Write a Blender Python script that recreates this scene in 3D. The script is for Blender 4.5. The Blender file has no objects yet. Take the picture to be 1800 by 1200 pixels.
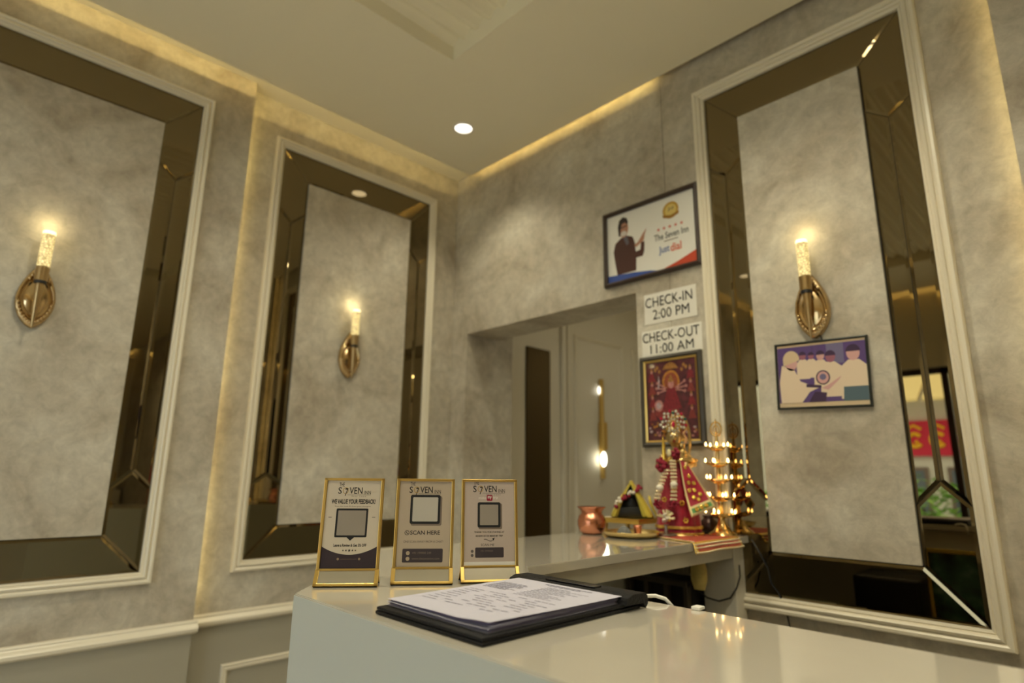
import bpy, bmesh, math, random
from mathutils import Vector, Matrix
random.seed(7)
PI = math.pi
scene = bpy.context.scene
C = scene.collection

# ------------------------------------------------------------------ camera, world, light, exposure
CAM = Vector((2.5443, -2.0097, 1.237))
PITCH, YAW, ROLL = 0.2210, 0.8001, 0.0115
fw = Vector((-math.sin(YAW) * math.cos(PITCH), math.cos(YAW) * math.cos(PITCH), math.sin(PITCH)))
rt0 = Vector((math.cos(YAW), math.sin(YAW), 0)); up0 = rt0.cross(fw)
rt = math.cos(ROLL) * rt0 + math.sin(ROLL) * up0
up = -math.sin(ROLL) * rt0 + math.cos(ROLL) * up0
cd = bpy.data.cameras.new('camera'); cam = bpy.data.objects.new('camera', cd); C.objects.link(cam)
cam.matrix_world = Matrix(((rt.x, up.x, -fw.x, CAM.x), (rt.y, up.y, -fw.y, CAM.y), (rt.z, up.z, -fw.z, CAM.z), (0, 0, 0, 1)))
cd.sensor_width = 36; cd.lens = 1046.09 / 1800 * 36; cd.clip_start = 0.05; cd.clip_end = 100
cd.dof.use_dof = True; cd.dof.focus_distance = 1.06; cd.dof.aperture_fstop = 2.6
scene.camera = cam

world = bpy.data.worlds.new('sky'); scene.world = world; world.use_nodes = True
bgn = world.node_tree.nodes['Background']
bgn.inputs['Color'].default_value = (0.80, 0.92, 1.0, 1); bgn.inputs['Strength'].default_value = 3.6

WARM = (1.0, 0.77, 0.44); COVE = (1.0, 0.74, 0.26); SOFT = (1.0, 0.90, 0.65)
def area(name, loc, to, sx, sy, power, col, spread=180):
    l = bpy.data.lights.new(name, 'AREA'); l.shape = 'RECTANGLE'; l.size = sx; l.size_y = sy
    l.energy = power; l.color = col; l.spread = math.radians(spread)
    o = bpy.data.objects.new(name, l); C.objects.link(o); o.location = loc
    d = Vector(to).normalized()
    o.rotation_euler = d.to_track_quat('-Z', 'Y' if abs(d.z) < .9 else 'X').to_euler()
    return o
# LED strips of the ceiling cove (left wall, back wall) and behind the two pilaster edges
def led(name, a, b, to, power):
    a, b, n = Vector(a), Vector(b), Vector(to).normalized()
    l = bpy.data.lights.new(name, 'AREA'); l.shape = 'RECTANGLE'; l.size = (b - a).length; l.size_y = .004
    l.energy = power; l.color = COVE
    o = bpy.data.objects.new(name, l); C.objects.link(o)
    x = (b - a).normalized(); z = -n; y = z.cross(x)
    m = Matrix((x, y, z)).transposed().to_4x4(); m.translation = (a + b) / 2
    o.matrix_world = m
    return o
led('led_cove_left', (.186, -4.0, 2.9145), (.186, -.05, 2.9145), (-1, 0, 0), 1.5)
led('led_cove_back', (.20, -.046, 2.9155), (1.34, -.046, 2.9155), (0, 1, 0), .30)
led('led_pilaster_left', (.040, -1.200, .74), (.040, -1.200, 2.85), (-1, .15, 0), .30)
led('led_pilaster_right', (2.443, -.040, .74), (2.443, -.040, 2.9), (-.15, 1, 0), .26)
led('led_cove_front', (.3, -4.03, 2.9125), (7.0, -4.03, 2.9125), (0, -1, 0), 6)
led('led_cove_right', (7.03, -4.0, 2.9125), (7.03, -.1, 2.9125), (1, 0, 0), 5)
# daylight opening of the entrance: light portal for the sky
p = area('entrance_portal', (1.9, -4.24, 1.14), (0, 1, 0), 2.5, 2.2, 1, (1, 1, 1)); p.data.cycles.is_portal = True

vs = scene.view_settings
scene.display_settings.display_device = 'sRGB'
vs.view_transform = 'Standard'; vs.look = 'None'; vs.exposure = 0.45; vs.gamma = 1.0; vs.use_curve_mapping = False
cy = scene.cycles
cy.use_denoising = True; cy.sample_clamp_indirect = 4.0; cy.caustics_reflective = False; cy.caustics_refractive = False
cy.max_bounces = 10; cy.diffuse_bounces = 5; cy.glossy_bounces = 5; cy.transmission_bounces = 6

# ------------------------------------------------------------------ materials
def srgb(r, g, b):
    f = lambda c: (c / 255 / 12.92) if c <= 10 else ((c / 255 + .055) / 1.055) ** 2.4
    return (f(r), f(g), f(b))
MATS = {}
def mat(name, col, rough=.5, metal=0.0, noise=0.0, nscale=40, bump=0.0, bscale=60, coat=0.0, emit=None, estr=0.0, spec=None, sheen=0.0, alpha=None, trans=0.0):
    if name in MATS: return MATS[name]
    m = bpy.data.materials.new(name); m.use_nodes = True; nt = m.node_tree; b = nt.nodes['Principled BSDF']
    b.inputs['Base Color'].default_value = (*col, 1); b.inputs['Roughness'].default_value = rough; b.inputs['Metallic'].default_value = metal
    if coat: b.inputs['Coat Weight'].default_value = coat; b.inputs['Coat Roughness'].default_value = .04
    if spec is not None: b.inputs['Specular IOR Level'].default_value = spec
    if sheen: b.inputs['Sheen Weight'].default_value = sheen
    if trans: b.inputs['Transmission Weight'].default_value = trans
    if alpha is not None: b.inputs['Alpha'].default_value = alpha
    if emit: b.inputs['Emission Color'].default_value = (*emit, 1); b.inputs['Emission Strength'].default_value = estr
    if noise or bump:
        tc = nt.nodes.new('ShaderNodeTexCoord')
    if noise:
        n = nt.nodes.new('ShaderNodeTexNoise'); n.inputs['Scale'].default_value = nscale; n.inputs['Detail'].default_value = 5
        nt.links.new(tc.outputs['Object'], n.inputs['Vector'])
        r = nt.nodes.new('ShaderNodeMapRange'); r.inputs['From Min'].default_value = .3; r.inputs['From Max'].default_value = .7
        r.inputs['To Min'].default_value = 1 - noise; r.inputs['To Max'].default_value = 1 + noise
        nt.links.new(n.outputs['Fac'], r.inputs['Value'])
        mx = nt.nodes.new('ShaderNodeMix'); mx.data_type = 'RGBA'; mx.blend_type = 'MULTIPLY'; mx.inputs['Factor'].default_value = 1
        mx.inputs['A'].default_value = (*col, 1); nt.links.new(r.outputs['Result'], mx.inputs['B']); nt.links.new(mx.outputs['Result'], b.inputs['Base Color'])
    if bump:
        n2 = nt.nodes.new('ShaderNodeTexNoise'); n2.inputs['Scale'].default_value = bscale; n2.inputs['Detail'].default_value = 3
        nt.links.new(tc.outputs['Object'], n2.inputs['Vector'])
        bp = nt.nodes.new('ShaderNodeBump'); bp.inputs['Strength'].default_value = bump; bp.inputs['Distance'].default_value = .004
        nt.links.new(n2.outputs['Fac'], bp.inputs['Height']); nt.links.new(bp.outputs['Normal'], b.inputs['Normal'])
    MATS[name] = m
    return m

def stucco(name, base, dark, light):
    m = bpy.data.materials.new(name); m.use_nodes = True; nt = m.node_tree; b = nt.nodes['Principled BSDF']; L = nt.links.new
    g = nt.nodes.new('ShaderNodeNewGeometry')
    def noi(scale, detail, dist, rough=.6):
        n = nt.nodes.new('ShaderNodeTexNoise'); n.inputs['Scale'].default_value = scale; n.inputs['Detail'].default_value = detail
        n.inputs['Roughness'].default_value = rough; n.inputs['Distortion'].default_value = dist; L(g.outputs['Position'], n.inputs['Vector']); return n
    n1 = noi(3.3, 9, .8, .62); n2 = noi(24, 10, .5, .74); n3 = noi(130, 3, 0, .5)
    r1 = nt.nodes.new('ShaderNodeValToRGB'); r1.color_ramp.elements[0].position = .34; r1.color_ramp.elements[1].position = .68
    r1.color_ramp.elements[0].color = (*dark, 1); r1.color_ramp.elements[1].color = (*light, 1)
    e = r1.color_ramp.elements.new(.5); e.color = (*base, 1)
    L(n1.outputs['Fac'], r1.inputs['Fac'])
    r2 = nt.nodes.new('ShaderNodeMapRange'); r2.inputs['From Min'].default_value = .30; r2.inputs['From Max'].default_value = .66
    r2.inputs['To Min'].default_value = .76; r2.inputs['To Max'].default_value = 1.12; L(n2.outputs['Fac'], r2.inputs['Value'])
    mx = nt.nodes.new('ShaderNodeMix'); mx.data_type = 'RGBA'; mx.blend_type = 'MULTIPLY'; mx.inputs['Factor'].default_value = 1
    L(r1.outputs['Color'], mx.inputs['A']); L(r2.outputs['Result'], mx.inputs['B']); L(mx.outputs['Result'], b.inputs['Base Color'])
    b.inputs['Roughness'].default_value = .72
    ad = nt.nodes.new('ShaderNodeMath'); ad.operation = 'ADD'; L(n2.outputs['Fac'], ad.inputs[0]); L(n3.outputs['Fac'], ad.inputs[1])
    bp = nt.nodes.new('ShaderNodeBump'); bp.inputs['Strength'].default_value = .16; bp.inputs['Distance'].default_value = .003
    L(ad.outputs[0], bp.inputs['Height']); L(bp.outputs['Normal'], b.inputs['Normal'])
    return m
STUCCO = stucco('cement_stucco', (.52, .475, .385), (.40, .348, .268), (.63, .595, .505))
CREAM = mat('cream_paint', (.74, .69, .57), .45)
CEILP = mat('ceiling_paint', (.90, .84, .66), .6)
MOULD = mat('cream_moulding', (.80, .74, .60), .30)
WAINS = mat('wainscot_paint', (.38, .355, .28), .4)
MIRROR = mat('bronze_mirror', (.225, .180, .105), .012, 1.0)
MBACK = mat('mirror_backing', (.02, .016, .01), .6)
QUARTZ = mat('white_quartz', (.60, .565, .49), .08, noise=.03, nscale=6, coat=.8)
LAMIN = mat('pale_grey_laminate', (.55, .58, .555), .32)
MARBLE = mat('pale_marble', (.78, .75, .66), .25, noise=.14, nscale=5)
FLOORM = mat('beige_floor_tile', (.60, .54, .44), .2, noise=.06, nscale=3)
GOLD = mat('satin_gold', (.72, .50, .16), .30, 1.0)
BRASS = mat('polished_brass', (.80, .57, .25), .20, 1.0, bump=.3, bscale=70)
BRASS_D = mat('antique_brass', (.62, .47, .24), .28, 1.0, bump=.5, bscale=90)
SCGOLD = mat('hammered_gold', (.62, .45, .24), .14, 1.0)
BLACK = mat('black_plastic', (.012, .012, .013), .45)
LEATHER = mat('black_leatherette', (.009, .009, .011), .5, bump=.35, bscale=260, spec=.22)
PAPER = mat('white_paper', (.54, .535, .655), .8)
INK = mat('dark_ink', (.10, .10, .16), .8)
COPPER = mat('copper', (.74, .32, .20), .22, 1.0, bump=.6, bscale=60)
RED = mat('red_silk', (.40, .008, .035), .5, noise=.2, nscale=60, sheen=.4)
DRED = mat('dark_red_flower', (.26, .008, .03), .7, noise=.3, nscale=120)
YELLOW = mat('yellow_silk', (.80, .66, .08), .5, noise=.1, nscale=30, sheen=.3)
GOLDTHREAD = mat('gold_thread', (.85, .60, .14), .35, .8, bump=.6, bscale=300)
GREENTHREAD = mat('green_thread', (.10, .30, .10), .5, .2)
WHITEF = mat('white_flower', (.85, .80, .68), .7)
PEARL = mat('pearl_bead', (.88, .74, .50), .2, .45)
STONE = mat('black_stone', (.012, .014, .016), .4)
DBROWN = mat('dark_brown_wood', (.035, .018, .012), .4)
def flat(name, r, g, b, rough=.7): return mat(name, srgb(r, g, b), rough)

# ------------------------------------------------------------------ mesh builder
class MB:
    def __init__(s): s.v = []; s.f = []; s.mi = []; s.cur = 0
    def add(s, vs, fs, mi=None):
        o = len(s.v); s.v += [tuple(x) for x in vs]
        for f in fs: s.f.append(tuple(i + o for i in f)); s.mi.append(s.cur if mi is None else mi)
        return s
    def box(s, x0, x1, y0, y1, z0, z1, mi=None):
        return s.add([(x0, y0, z0), (x1, y0, z0), (x1, y1, z0), (x0, y1, z0), (x0, y0, z1), (x1, y0, z1), (x1, y1, z1), (x0, y1, z1)],
                     [(0, 3, 2, 1), (4, 5, 6, 7), (0, 1, 5, 4), (1, 2, 6, 5), (2, 3, 7, 6), (3, 0, 4, 7)], mi)
    def rbox(s, x0, x1, y0, y1, z0, z1, r=.003, mi=None):
        # box with chamfered edges
        bm = bmesh.new(); bmesh.ops.create_cube(bm, size=1)
        for v in bm.verts: v.co = Vector((x0 + (v.co.x + .5) * (x1 - x0), y0 + (v.co.y + .5) * (y1 - y0), z0 + (v.co.z + .5) * (z1 - z0)))
        bmesh.ops.bevel(bm, geom=bm.edges[:], offset=r, segments=2, affect='EDGES', profile=.5)
        bm.verts.index_update(); s.add([v.co for v in bm.verts], [[v.index for v in f.verts] for f in bm.faces], mi); bm.free(); return s
    def prism(s, poly, axis, a, b, mi=None):
        # poly: list of 2D points; axis 'x','y','z' extrusion from a to b
        def P(u, w, t): return {'x': (t, u, w), 'y': (u, t, w), 'z': (u, w, t)}[axis]
        n = len(poly)
        vs = [P(u, w, a) for u, w in poly] + [P(u, w, b) for u, w in poly]
        fs = [tuple(range(n)), tuple(range(2 * n - 1, n - 1, -1))] + [(i, i + n, (i + 1) % n + n, (i + 1) % n) for i in range(n)]
        return s.add(vs, fs, mi)
    def tube(s, path, r, n=8, mi=None, cap=True, closed=False):
        pts = [Vector(p) for p in path]; m = len(pts); R = r if isinstance(r, (list, tuple)) else [r] * m
        vs = []; prev = None
        for i, p in enumerate(pts):
            if closed: t = pts[(i + 1) % m] - pts[i - 1]
            else: t = pts[min(i + 1, m - 1)] - pts[max(i - 1, 0)]
            t.normalize()
            a = prev - t * prev.dot(t) if prev is not None else t.orthogonal()
            if a.length < 1e-6: a = t.orthogonal()
            a.normalize(); prev = a; b = t.cross(a)
            for k in range(n):
                an = 2 * PI * k / n; vs.append(p + (a * math.cos(an) + b * math.sin(an)) * R[i])
        fs = []
        for i in range(m if closed else m - 1):
            j = (i + 1) % m
            for k in range(n): fs.append((i * n + k, i * n + (k + 1) % n, j * n + (k + 1) % n, j * n + k))
        if cap and not closed: fs += [tuple(range(n - 1, -1, -1)), tuple(range((m - 1) * n, m * n))]
        return s.add(vs, fs, mi)
    def lathe(s, prof, c=(0, 0, 0), n=24, mi=None, cap=True, sq=1.0):
        vs = []; m = len(prof)
        for r, z in prof:
            for k in range(n): a = 2 * PI * k / n; vs.append((c[0] + r * math.cos(a), c[1] + r * sq * math.sin(a), c[2] + z))
        fs = [(i * n + k, i * n + (k + 1) % n, (i + 1) * n + (k + 1) % n, (i + 1) * n + k) for i in range(m - 1) for k in range(n)]
        if cap: fs += [tuple(range(n - 1, -1, -1)), tuple(range((m - 1) * n, m * n))]
        return s.add(vs, fs, mi)
    def ball(s, c, r, n=8, m=5, mi=None):
        rx, ry, rz = r if isinstance(r, (tuple, list)) else (r, r, r)
        vs = [(c[0], c[1], c[2] - rz)]
        for i in range(1, m):
            ph = -PI / 2 + PI * i / m
            for k in range(n): a = 2 * PI * k / n; vs.append((c[0] + rx * math.cos(ph) * math.cos(a), c[1] + ry * math.cos(ph) * math.sin(a), c[2] + rz * math.sin(ph)))
        vs.append((c[0], c[1], c[2] + rz)); T = len(vs) - 1
        fs = [(0, 1 + (k + 1) % n, 1 + k) for k in range(n)]
        for i in range(m - 2):
            for k in range(n): a = 1 + i * n; fs.append((a + k, a + (k + 1) % n, a + n + (k + 1) % n, a + n + k))
        a = 1 + (m - 2) * n; fs += [(a + k, a + (k + 1) % n, T) for k in range(n)]
        return s.add(vs, fs, mi)
    def grid(s, fn, nu, nv, mi=None, thick=None):
        vs = [fn(i / nu, j / nv) for j in range(nv + 1) for i in range(nu + 1)]
        fs = [(j * (nu + 1) + i, j * (nu + 1) + i + 1, (j + 1) * (nu + 1) + i + 1, (j + 1) * (nu + 1) + i) for j in range(nv) for i in range(nu)]
        return s.add(vs, fs, mi)
    def flat(s, poly, y, mi=None):
        # flat print shape in the local x-z plane, facing -y, with hairline thickness
        n = len(poly); ar = sum(poly[i][0] * poly[(i + 1) % n][1] - poly[(i + 1) % n][0] * poly[i][1] for i in range(n))
        if ar < 0: poly = poly[::-1]
        return s.add([(x, y, z) for x, z in poly], [tuple(range(n))], mi)
    def build(s, name, mats, parent=None, smooth=False, loc=None, kind=None, solid=0, subsurf=0):
        me = bpy.data.meshes.new(name); me.from_pydata([tuple(v) for v in s.v], [], s.f)
        if not isinstance(mats, (list, tuple)): mats = [mats]
        for m in mats: me.materials.append(m)
        for pl, i in zip(me.polygons, s.mi): pl.material_index = i; pl.use_smooth = bool(smooth)
        me.update()
        if smooth == 'auto':
            me.set_sharp_from_angle(angle=math.radians(38))
        o = bpy.data.objects.new(name, me); C.objects.link(o)
        if parent: o.parent = parent
        if loc: o.location = loc
        if kind: o['kind'] = kind
        if solid: md = o.modifiers.new('thickness', 'SOLIDIFY'); md.thickness = solid; md.offset = 0
        if subsurf: md = o.modifiers.new('smooth', 'SUBSURF'); md.levels = subsurf; md.render_levels = subsurf
        return o
def ell(cx, cz, rx, rz, n=20, a0=0, a1=2 * PI): return [(cx + rx * math.cos(a0 + (a1 - a0) * i / n), cz + rz * math.sin(a0 + (a1 - a0) * i / n)) for i in range(n)]
def rrect(x0, x1, z0, z1, r, n=4):
    P = []
    for cx, cz, a in ((x1 - r, z0 + r, -PI / 2), (x1 - r, z1 - r, 0), (x0 + r, z1 - r, PI / 2), (x0 + r, z0 + r, PI)):
        for i in range(n + 1): t = a + PI / 2 * i / n; P.append((cx + r * math.cos(t), cz + r * math.sin(t)))
    return P
def star(cx, cz, r):
    return [(cx + (r if i % 2 == 0 else r * .42) * math.sin(PI * i / 5), cz + (r if i % 2 == 0 else r * .42) * math.cos(PI * i / 5)) for i in range(10)]
def tag(o, label, cat, group=None):
    o['label'] = label; o['category'] = cat
    if group: o['group'] = group
    return o
def thing(name, label, cat, loc=(0, 0, 0), rz=0, group=None):
    o = bpy.data.objects.new(name, None); C.objects.link(o); o.location = loc; o.rotation_euler = (0, 0, rz); o.empty_display_size = .05
    return tag(o, label, cat, group)
def struct(o): o['kind'] = 'structure'; return o
def copy_tree(o, parent=None):
    c = o.copy(); C.objects.link(c); c.parent = parent
    for ch in list(o.children): copy_tree(ch, c)
    return c
TXT = {}
def text(name, s, m, parent, x0, x1, z0, z1, y, shear=0, bold=0, spacing=1.0):
    """lettering mesh fitted to the box x0..x1, z0..z1 on the local x-z plane, facing -y"""
    key = (s, bold, spacing)
    cu = bpy.data.curves.new('lettering', 'FONT'); cu.body = s; cu.size = 1; cu.resolution_u = 3; cu.offset = bold; cu.space_character = spacing
    to = bpy.data.objects.new('lettering', cu); C.objects.link(to)
    dg = bpy.context.evaluated_depsgraph_get(); dg.update()
    me = bpy.data.meshes.new_from_object(to.evaluated_get(dg))
    bpy.data.objects.remove(to); bpy.data.curves.remove(cu)
    xs = [v.co.x for v in me.vertices]; zs = [v.co.y for v in me.vertices]
    ax, bx, az, bz = min(xs), max(xs), min(zs), max(zs)
    for v in me.vertices:
        u = (v.co.x - ax) / (bx - ax); w = (v.co.y - az) / (bz - az)
        v.co = Vector((x0 + u * (x1 - x0) + shear * w, y, z0 + w * (z1 - z0)))
    me.materials.clear(); me.materials.append(m); me.name = name
    o = bpy.data.objects.new(name, me); C.objects.link(o); o.parent = parent
    return o

# ------------------------------------------------------------------ the room
PX = .0686            # how far the pilasters stand proud
RAILZ = .7125
AE = -1.2053          # edge of the left pilaster
BE = 2.449            # edge of the right pilaster
YF, XR = -4.2, 7.2    # front and right walls (behind the camera)
b = MB(); b.box(-.3, XR + .2, YF - .2, 2.2, -.05, 0); struct(b.build('floor', FLOORM))

b = MB()   # left wall: recessed bay + proud pilaster; stucco above the rail, painted wainscot below
b.box(-.12, 0, AE - .1, 0, RAILZ - .03, 3.0, 0); b.box(-.12, 0, AE - .1, 0, 0, RAILZ - .03, 1)
b.box(-.12, PX, YF, AE, RAILZ - .03, 2.926, 0); b.box(-.12, PX, YF, AE, 0, RAILZ - .03, 1)
struct(b.build('wall_left', [STUCCO, WAINS]))

OX0, OX1, OZ = .1244, 1.2079, 1.980
SEAM = 1.3665
b = MB()   # back wall with the opening to the corridor; two boards meet at a hairline seam
b.box(-.12, OX0, 0, .22, 0, 3.0); b.box(-.12, OX0, .22, .345, 0, 2.6)
b.box(OX0, OX1, 0, .22, OZ, 3.0); b.box(OX1, SEAM - .0011, 0, .22, 0, 3.0)
b.box(SEAM + .0011, BE, 0, .22, 0, 3.0); b.box(SEAM - .0011, SEAM + .0011, .006, .22, 0, 3.0, 1)
b.box(BE, XR, -PX, .22, 0, 2.926)
struct(b.build('wall_back', [STUCCO, mat('seam_shadow_gap', (.10, .08, .06), .8)]))

# ceiling: dropped board with LED lip, slab above, tray with flutes
TX0, TX1, TY0, TY1 = .841, 3.36, -3.3, -.709
b = MB()
for x0_, x1_, y0_, y1_ in ((.158, TX0, YF + .12, -.0335), (TX1, XR - .12, YF + .12, -.0335), (TX0, TX1, YF + .12, TY0), (TX0, TX1, TY1, -.0335)): b.box(x0_, x1_, y0_, y1_, 2.890, 2.8995)
for x0_, x1_, y0_, y1_ in ((-.12, TX0 - .006, YF - .1, .1), (TX1 + .006, XR + .1, YF - .1, .1), (TX0 - .006, TX1 + .006, YF - .1, TY0 - .006), (TX0 - .006, TX1 + .006, TY1 + .006, .1)): b.box(x0_, x1_, y0_, y1_, 2.926, 2.94)
for bx in ((TX0 - .012, TX0, TY0, TY1), (TX1, TX1 + .012, TY0, TY1), (TX0, TX1, TY0 - .012, TY0), (TX0, TX1, TY1, TY1 + .012)):
    b.box(bx[0], bx[1], bx[2], bx[3], 2.8996, 2.985)
b.box(TX0, TX1, TY0, TY1, 2.985, 3.0)
# far edge of the LED trough so that the cove light does not spread above the board
b.box(.30, .31, YF + .12, -.0335, 2.8995, 2.926); b.box(.158, 1.5, -.15, -.14, 2.8995, 2.926)
ceil = struct(b.build('ceiling', CEILP))
PITCHF = .0755
fl = MB()
def prof(u): return 2.955 + .024 * (1 - math.cos(2 * PI * u)) / 2 + .007 * math.sin(2 * PI * u)
N = 8
vs = []
for k in range(N + 1):
    u = k / N; vs += [(u * PITCHF, 0, prof(u)), (u * PITCHF, TY1 - TY0, prof(u))]
fl.add(vs, [(2 * k, 2 * k + 1, 2 * k + 3, 2 * k + 2) for k in range(N)])
nf = int((TX1 - TX0) / PITCHF)
f0 = fl.build('flute', CEILP, ceil, smooth=True, loc=(TX0, TY0, 0))
for k in range(1, nf):
    c = f0.copy(); C.objects.link(c); c.location = (TX0 + k * PITCHF, TY0, 0)

# unseen rest of the lobby (it shows in the mirrors)
DX0, DX1, DZ = .65, 3.15, 2.2
b = MB(); b.box(-.12, DX0, YF - .15, YF, 0, 2.94); b.box(DX1, XR + .1, YF - .15, YF, 0, 2.94); b.box(DX0, DX1, YF - .15, YF, DZ, 2.94)
struct(b.build('wall_front', CREAM))
b = MB(); b.box(XR, XR + .12, YF - .15, .22, 0, 2.94); struct(b.build('wall_right', CREAM))
b = MB()   # entrance frame
for x in (DX0, 1.48, 2.3, DX1 - .05): b.box(x, x + .05, YF - .10, YF - .04, 0, DZ)
b.box(DX0, DX1, YF - .10, YF - .04, DZ - .05, DZ); b.box(DX0, DX1, YF - .1, YF - .04, 0, .08)
d1 = struct(b.build('door_1', DBROWN))

# corridor beyond the opening
b = MB(); b.box(-.12, 0, .345, 2.0, 0, 2.6); b.box(-.12, 2.2, 2.0, 2.1, 0, 2.6); b.box(2.2, 2.3, .22, 2.1, 0, 2.6)
struct(b.build('wall_corridor', CREAM))
b = MB(); b.box(-.12, 2.3, .22, 2.1, 2.6, 2.65); struct(b.build('ceiling_corridor', CEILP))

# ------------------------------------------------------------------ mouldings
def loops(rects):  # mitred frame: rects = [(x0,x1,z0,z1,y)...]; returns 4 sides as MB
    sides = [MB(), MB(), MB(), MB()]
    for (a, b_) in zip(rects[:-1], rects[1:]):
        def cor(r): x0, x1, z0, z1, y = r; return [(x0, y, z0), (x1, y, z0), (x1, y, z1), (x0, y, z1)]
        A, B = cor(a), cor(b_)
        for i in range(4):
            j = (i + 1) % 4; sides[i].add([A[i], A[j], B[j], B[i]], [(0, 1, 2, 3)])
    return sides
FPROF = [(0, 0), (.0005, -.016), (.004, -.022), (.011, -.0225), (.015, -.019), (.017, -.0145), (.0185, -.0145), (.021, -.020), (.0265, -.0225), (.030, -.020), (.032, -.013), (.0335, -.011), (.036, -.013), (.040, -.0115), (.0415, -.0075), (.042, 0)]
def mould_frame(parent, x0, x1, z0, z1, s=1.0, m=MOULD, name='moulding'):
    rs = [(x0 + u * s, x1 - u * s, z0 + u * s, z1 - u * s, y * s) for u, y in FPROF]
    for sd in loops(rs): sd.build(name, m, parent, smooth='auto')
def inset(poly, d):
    n = len(poly); out = []
    for i in range(n):
        p0, p1, p2 = Vector(poly[i - 1]), Vector(poly[i]), Vector(poly[(i + 1) % n])
        e1 = (p1 - p0).normalized(); e2 = (p2 - p1).normalized()
        n1 = Vector((-e1.y, e1.x)); n2 = Vector((-e2.y, e2.x))
        k = (n1 + n2); k = k / max(1e-6, 1 + n1.dot(n2)); out.append(tuple(p1 + k * d))
    return out
def glass(parent, poly, bev=.0095, y0=-.003, h=.0022):
    n = len(poly); ar = sum(poly[i][0] * poly[(i + 1) % n][1] - poly[(i + 1) % n][0] * poly[i][1] for i in range(n))
    if ar < 0: poly = poly[::-1]
    p0 = inset(poly, .0008); p1 = inset(poly, bev)
    m = MB(); vs = [(x, 0, z) for x, z in p0] + [(x, y0, z) for x, z in p0] + [(x, y0 - h, z) for x, z in p1]
    fs = [tuple(range(2 * n, 3 * n))]
    for i in range(n):
        j = (i + 1) % n; fs += [(i, j, j + n, i + n), (i + n, j + n, j + 2 * n, i + 2 * n)]
    m.add(vs, fs); return m.build('mirror_piece', MIRROR, parent)

def mirror_panel(label, loc, rz, W, H, fwid, lw, tb, bb, vt, vtc, vb, vbc):
    """W,H outer size; local origin at bottom centre on the wall; strip width lw, top strip tb, bottom strip bb"""
    t = thing('mirror_wall_panel', label, 'wall panel', loc, rz, 'framed mirror panels on the stucco walls')
    x0, x1 = -W / 2, W / 2
    mould_frame(t, x0, x1, 0, H, s=fwid / .042)
    ix0, ix1, iz0, iz1 = x0 + fwid, x1 - fwid, fwid, H - fwid
    sx0, sx1, sz0, sz1 = ix0 + lw, ix1 - lw, iz0 + bb, iz1 - tb
    MB().box(ix0 - .004, ix1 + .004, -.0012, 0, iz0 - .004, iz1 + .004).build('backing', MBACK, t)
    glass(t, [(ix0, iz1), (ix1, iz1), (sx1, sz1), (sx0, sz1)])
    glass(t, [(ix0, iz0), (ix1, iz0), (sx1, sz0), (sx0, sz0)])
    for a, s in ((ix0, sx0), (ix1, sx1)):
        c = (a + s) / 2
        glass(t, [(a, iz1), (s, sz1), (s, vt), (c, vtc), (a, vt)])
        glass(t, [(a, vt), (c, vtc), (c, vbc), (a, vb)])
        glass(t, [(s, vt), (c, vtc), (c, vbc), (s, vb)])
        glass(t, [(a, iz0), (s, sz0), (s, vb), (c, vbc), (a, vb)])
    MB().rbox(sx0 + .002, sx1 - .002, -.013, -.0012, sz0 + .002, sz1 - .002, .0015).build('stucco_board', STUCCO, t)
    return t
ZB = .854
HA = 2.7515 - ZB
mirror_panel('tall bronze mirror panel on the left pilaster, nearest the camera and cut by the left edge', (PX, -1.363 - .917 / 2, ZB), PI / 2, .917, HA, .0405, .127, .1365, .128, 2.410 - ZB, 2.352 - ZB, 1.178 - ZB, 1.238 - ZB)
mirror_panel('tall bronze mirror panel on the recessed left wall, between pilaster and room corner', (0, (-1.0696 - .1529) / 2, ZB), PI / 2, .9167, HA, .0415, .127, .1365, .128, 2.410 - ZB, 2.350 - ZB, 1.190 - ZB, 1.232 - ZB)
ZBB = .8237
mirror_panel('tall bronze mirror panel on the back wall, behind the small photo and brass lamp', ((1.515 + 2.277) / 2, 0, ZBB), 0, .762, 2.748 - ZBB, .0465, .1285, .1365, .136, 2.398 - ZBB, 2.349 - ZBB, 1.168 - ZBB, 1.235 - ZBB)

# chair rails and wainscot frames
RPROF = [(0, 0), (.004, .0), (.010, .004), (.018, .006), (.024, .010), (.027, .020), (.022, .028), (.016, .031), (.013, .036), (.014, .041), (.011, .046), (0, .047)]
def rail(n, x, y0, y1, axis='A'):
    b = MB()
    pts = [(o, RAILZ - .047 + h) for o, h in RPROF]
    if axis == 'A': b.prism([(x + o, z) for o, z in pts], 'y', y0, y1)
    else: b.prism([(x - o, z) for o, z in pts], 'x', y0, y1)
    struct(b.build('trim_%d' % n, MOULD, smooth='auto'))
rail(1, PX, YF, AE + .012); rail(2, 0, AE + .0, 0); rail(3, 0, 0, OX0, 'B'); rail(4, 0, OX1, BE, 'B')
def wains(n, loc, rz, x0, x1, z0=.10, z1=.522):
    t = bpy.data.objects.new('trim_%d' % n, None); C.objects.link(t); t.location = loc; t.rotation_euler = (0, 0, rz); struct(t)
    mould_frame(t, x0, x1, z0, z1, s=.62)
wains(5, (0, 0, 0), PI / 2, -1.066, -.155); wains(6, (PX, 0, 0), PI / 2, -2.30, -1.345)
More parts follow.
